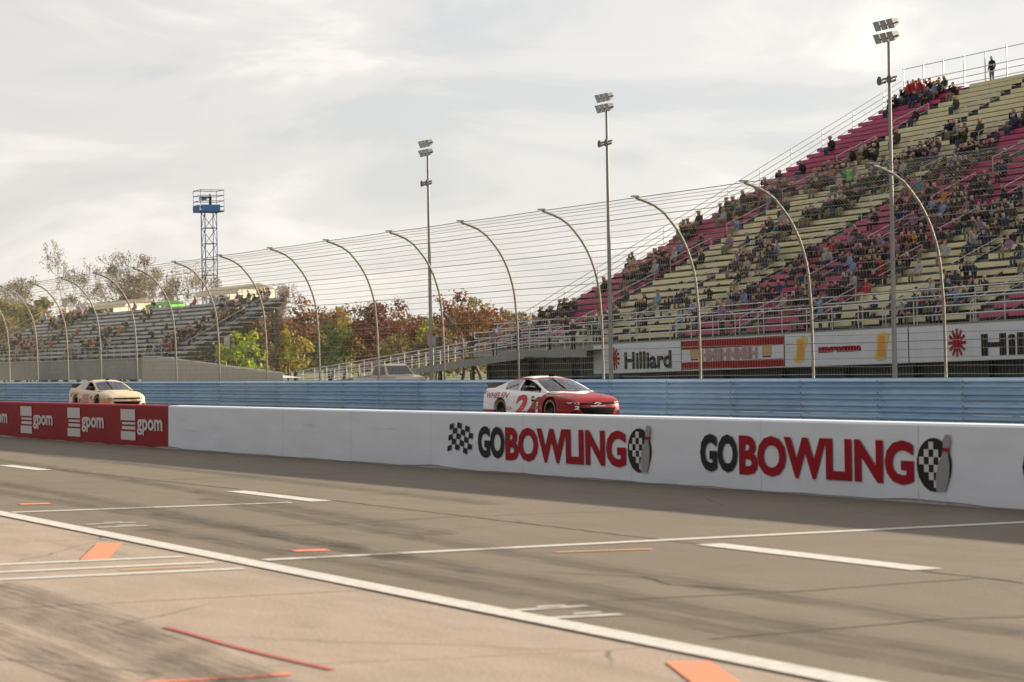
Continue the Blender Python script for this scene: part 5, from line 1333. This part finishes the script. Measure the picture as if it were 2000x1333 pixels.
    # driver
    J = {'p': ((-0.50, 0.34, 0.86), (0.16, 0.13)), 'c': ((-0.47, 0.34, 1.0), (0.17, 0.13)), 'n': ((-0.44, 0.34, 1.07), 0.07), 'h': ((-0.42, 0.34, 1.13), 0.105), 't': ((-0.42, 0.34, 1.18), 0.085),
         'a1': ((-0.42, 0.52, 1.0), 0.07), 'e1': ((-0.15, 0.54, 0.92), 0.05), 'w1': ((0.08, 0.42, 0.96), 0.042), 'a2': ((-0.42, 0.16, 1.0), 0.07), 'e2': ((-0.15, 0.14, 0.92), 0.05), 'w2': ((0.08, 0.26, 0.96), 0.042)}
    dm = skin_mesh('person', J, [('p', 'c'), ('c', 'n'), ('n', 'h'), ('h', 't'), ('c', 'a1'), ('a1', 'e1'), ('e1', 'w1'), ('c', 'a2'), ('a2', 'e2'), ('e2', 'w2')], 1, lambda c: 2 if c.z > 1.06 and abs(c.y - 0.34) < 0.13 else 0)
    d_ = link('person', dm, None, loc, (0, 0, rotz)); tag(d_, 'helmeted driver in a %s suit inside the %s race car' % (('red', 'red and white') if red else ('navy blue', 'cream')), 'person')
    for i, m_ in enumerate([JM['red'] if red else JM['navy blue'], M['interior'], M['print_white'], M['trim'], M['trim']]): d_.material_slots[i].link = 'OBJECT'; d_.material_slots[i].material = m_
    wh = MB().tube([(0.08 + 0.03 * math.sin(a), 0.34 + 0.16 * math.cos(a), 0.96 + 0.15 * math.sin(a)) for a in [2 * math.pi * k / 16 for k in range(17)]], 0.014, 5); wh.build('steering_wheel', M['trim'], t)
    # shut lines of doors, hood and deck as narrow dark gaps
    def line(p, q, w, mapper, d, name='shut_line', m=None):
        dx, dz = q[0] - p[0], q[1] - p[1]; l = math.hypot(dx, dz); nx, nz = -dz / l * w / 2, dx / l * w / 2
        decal(name, grid_poly(lambda s: (p[0] + dx * s + nx, p[1] + dz * s + nz), lambda s: (p[0] + dx * s - nx, p[1] + dz * s - nz), 14, 1), mapper, d, m or M['trim'], 0.003, cuts=0)
    topm = lambda a, b: (a, b, 2.0)
    line((0.98, -0.76), (2.30, -0.62), 0.010, topm, (0, 0, -1)); line((0.98, 0.76), (2.30, 0.62), 0.010, topm, (0, 0, -1)); line((-1.98, -0.70), (-1.98, 0.70), 0.010, topm, (0, 0, -1))
    def txt(s, x0, x1, z0, z1, m, bold, shear=0.0, mapper=right, d=(0, 1, 0), off=0.008, name='lettering'):
        v, f = text_geo(s, bold, shear); return decal(name, ([(x0 + a * (x1 - x0), z0 + b * (z1 - z0)) for a, b in v], f), mapper, d, m, off, [BV_BODY], cuts=1)
    if red:
        RD = mat('number_red', (0.55, 0.02, 0.018), 0.4, coat=0.4, spec=0.2); WR = mat('sponsor_red', (0.42, 0.02, 0.06), 0.3, coat=0.8); WH = mat('decal_white', (0.78, 0.78, 0.80), 0.3, coat=0.5)
        GN = mat('decal_green', (0.02, 0.22, 0.08), 0.3, coat=0.5); YL = mat('decal_yellow', (0.75, 0.50, 0.08), 0.3); BL = mat('decal_blue', (0.10, 0.12, 0.40), 0.3)
        txt('2', -0.52, 0.24, 0.15, 0.77, RD, 0.045, 0.25, name='race_number')
        txt('WHELEN', -2.02, -0.80, 0.665, 0.83, WR, 0.02, 0.35)
        decal('decal', ([(-2.30, 0.80), (-2.16, 0.78), (-2.06, 0.87), (-2.22, 0.88)], [(0, 1, 2, 3)]), right, (0, 1, 0), GN, 0.008)
        txt('C4', -0.86, -0.62, 0.33, 0.43, WR, 0.02, 0.2)
        for (x0, x1, z0, z1, m_) in ((0.44, 0.60, 0.66, 0.73, GN), (0.46, 0.64, 0.57, 0.63, M['print_black']), (0.50, 0.68, 0.50, 0.55, RD), (0.74, 0.86, 0.44, 0.56, YL), (0.70, 0.84, 0.37, 0.42, BL), (0.72, 0.84, 0.26, 0.35, WH)):
            decal('decal', ([(x0, z0), (x1, z0), (x1, z1), (x0, z1)], [(0, 1, 2, 3)]), right, (0, 1, 0), m_, 0.008)
        txt('GOODYEAR', 1.18, 1.72, 0.715, 0.745, YL, 0.02, 0.0, off=0.010)
        txt('CHEVROLET', 0.0, 0.0, 0, 0, WH, 0.03) if False else None
        v, f = text_geo('CHEVROLET', 0.03, 0.0)
        decal('lettering', ([(-0.25 + a * 0.50, 0.415 + b * 0.034) for a, b in v], f), front, (-1, 0, 0), WH, 0.010, cuts=1)
        bt = [(-0.11, 0.49), (-0.035, 0.49), (-0.035, 0.475), (0.035, 0.475), (0.035, 0.49), (0.11, 0.49), (0.085, 0.517), (0.035, 0.517), (0.035, 0.532), (-0.035, 0.532), (-0.035, 0.517), (-0.085, 0.517)]
        decal('emblem', (bt, [tuple(range(12))]), front, (-1, 0, 0), WH, 0.012, cuts=0)
        bi = [(a * 0.72, 0.5035 + (b - 0.5035) * 0.55) for a, b in bt]
        decal('emblem', (bi, [tuple(range(12))]), front, (-1, 0, 0), M['trim'], 0.016, cuts=0)
        v, f = text_geo('2', 0.04, 0.15)
        decal('race_number', ([(-0.74 + a * 0.13, 0.345 + b * 0.10) for a, b in v], f), front, (-1, 0, 0), WH, 0.012, cuts=1)
        # hood flashes
        # windshield header strip
        decal('sun_strip', grid_poly(lambda s: (0.19, -0.50 + 0.95 * s), lambda s: (0.30, -0.52 + 1.0 * s), 16, 2), topm, (0, 0, -1), mat('teal_strip', (0.05, 0.16, 0.16), 0.4), 0.006, [bvh_of(GHM['windshield'])], cab, cuts=0)
        for k in range(4):
            decal('louvre', ([(-0.62 - 0.16 * k, 1.085 - 0.035 * k), (-0.70 - 0.16 * k, 1.07 - 0.038 * k), (-0.74 - 0.16 * k, 1.01 - 0.03 * k), (-0.66 - 0.16 * k, 1.02 - 0.03 * k)], [(0, 1, 2, 3)]), right, (0, 1, 0), M['trim'], 0.006, [BV_Q], cuts=0)
    else:
        NB = mat('decal_navy', (0.03, 0.04, 0.16), 0.4); PK = mat('decal_pink', (0.50, 0.16, 0.11), 0.4)
        decal('sun_strip', grid_poly(lambda s: (0.17, -0.52 + 1.04 * s), lambda s: (0.42, -0.58 + 1.16 * s), 16, 4), topm, (0, 0, -1), NB, 0.006, [bvh_of(GHM['windshield'])], cab, cuts=0)
        for (x0, x1, z0, z1, PK) in ((-0.5, 0.3, 0.2, 0.7, PK), (-2.0, -1.0, 0.58, 0.75, PK), (0.5, 0.75, 0.5, 0.62, NB), (0.5, 0.72, 0.36, 0.46, M['print_white']), (-0.85, -0.65, 0.35, 0.5, NB), (-2.25, -1.7, 0.3, 0.42, M['print_white'])):
            decal('decal', ([(x0, z0), (x1, z0), (x1 + 0.1, z1), (x0 + 0.15, z1)], [(0, 1, 2, 3)]), right, (0, 1, 0), PK, 0.008)
    return t
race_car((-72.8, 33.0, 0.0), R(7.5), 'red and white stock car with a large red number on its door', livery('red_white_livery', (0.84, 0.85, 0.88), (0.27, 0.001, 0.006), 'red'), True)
race_car((-114.2, 31.3, 0.0), R(4), 'cream and orange stock car behind the red one, by the left edge', livery('cream_orange_livery', (0.66, 0.54, 0.36), (0.60, 0.27, 0.13), 'cream'), False)
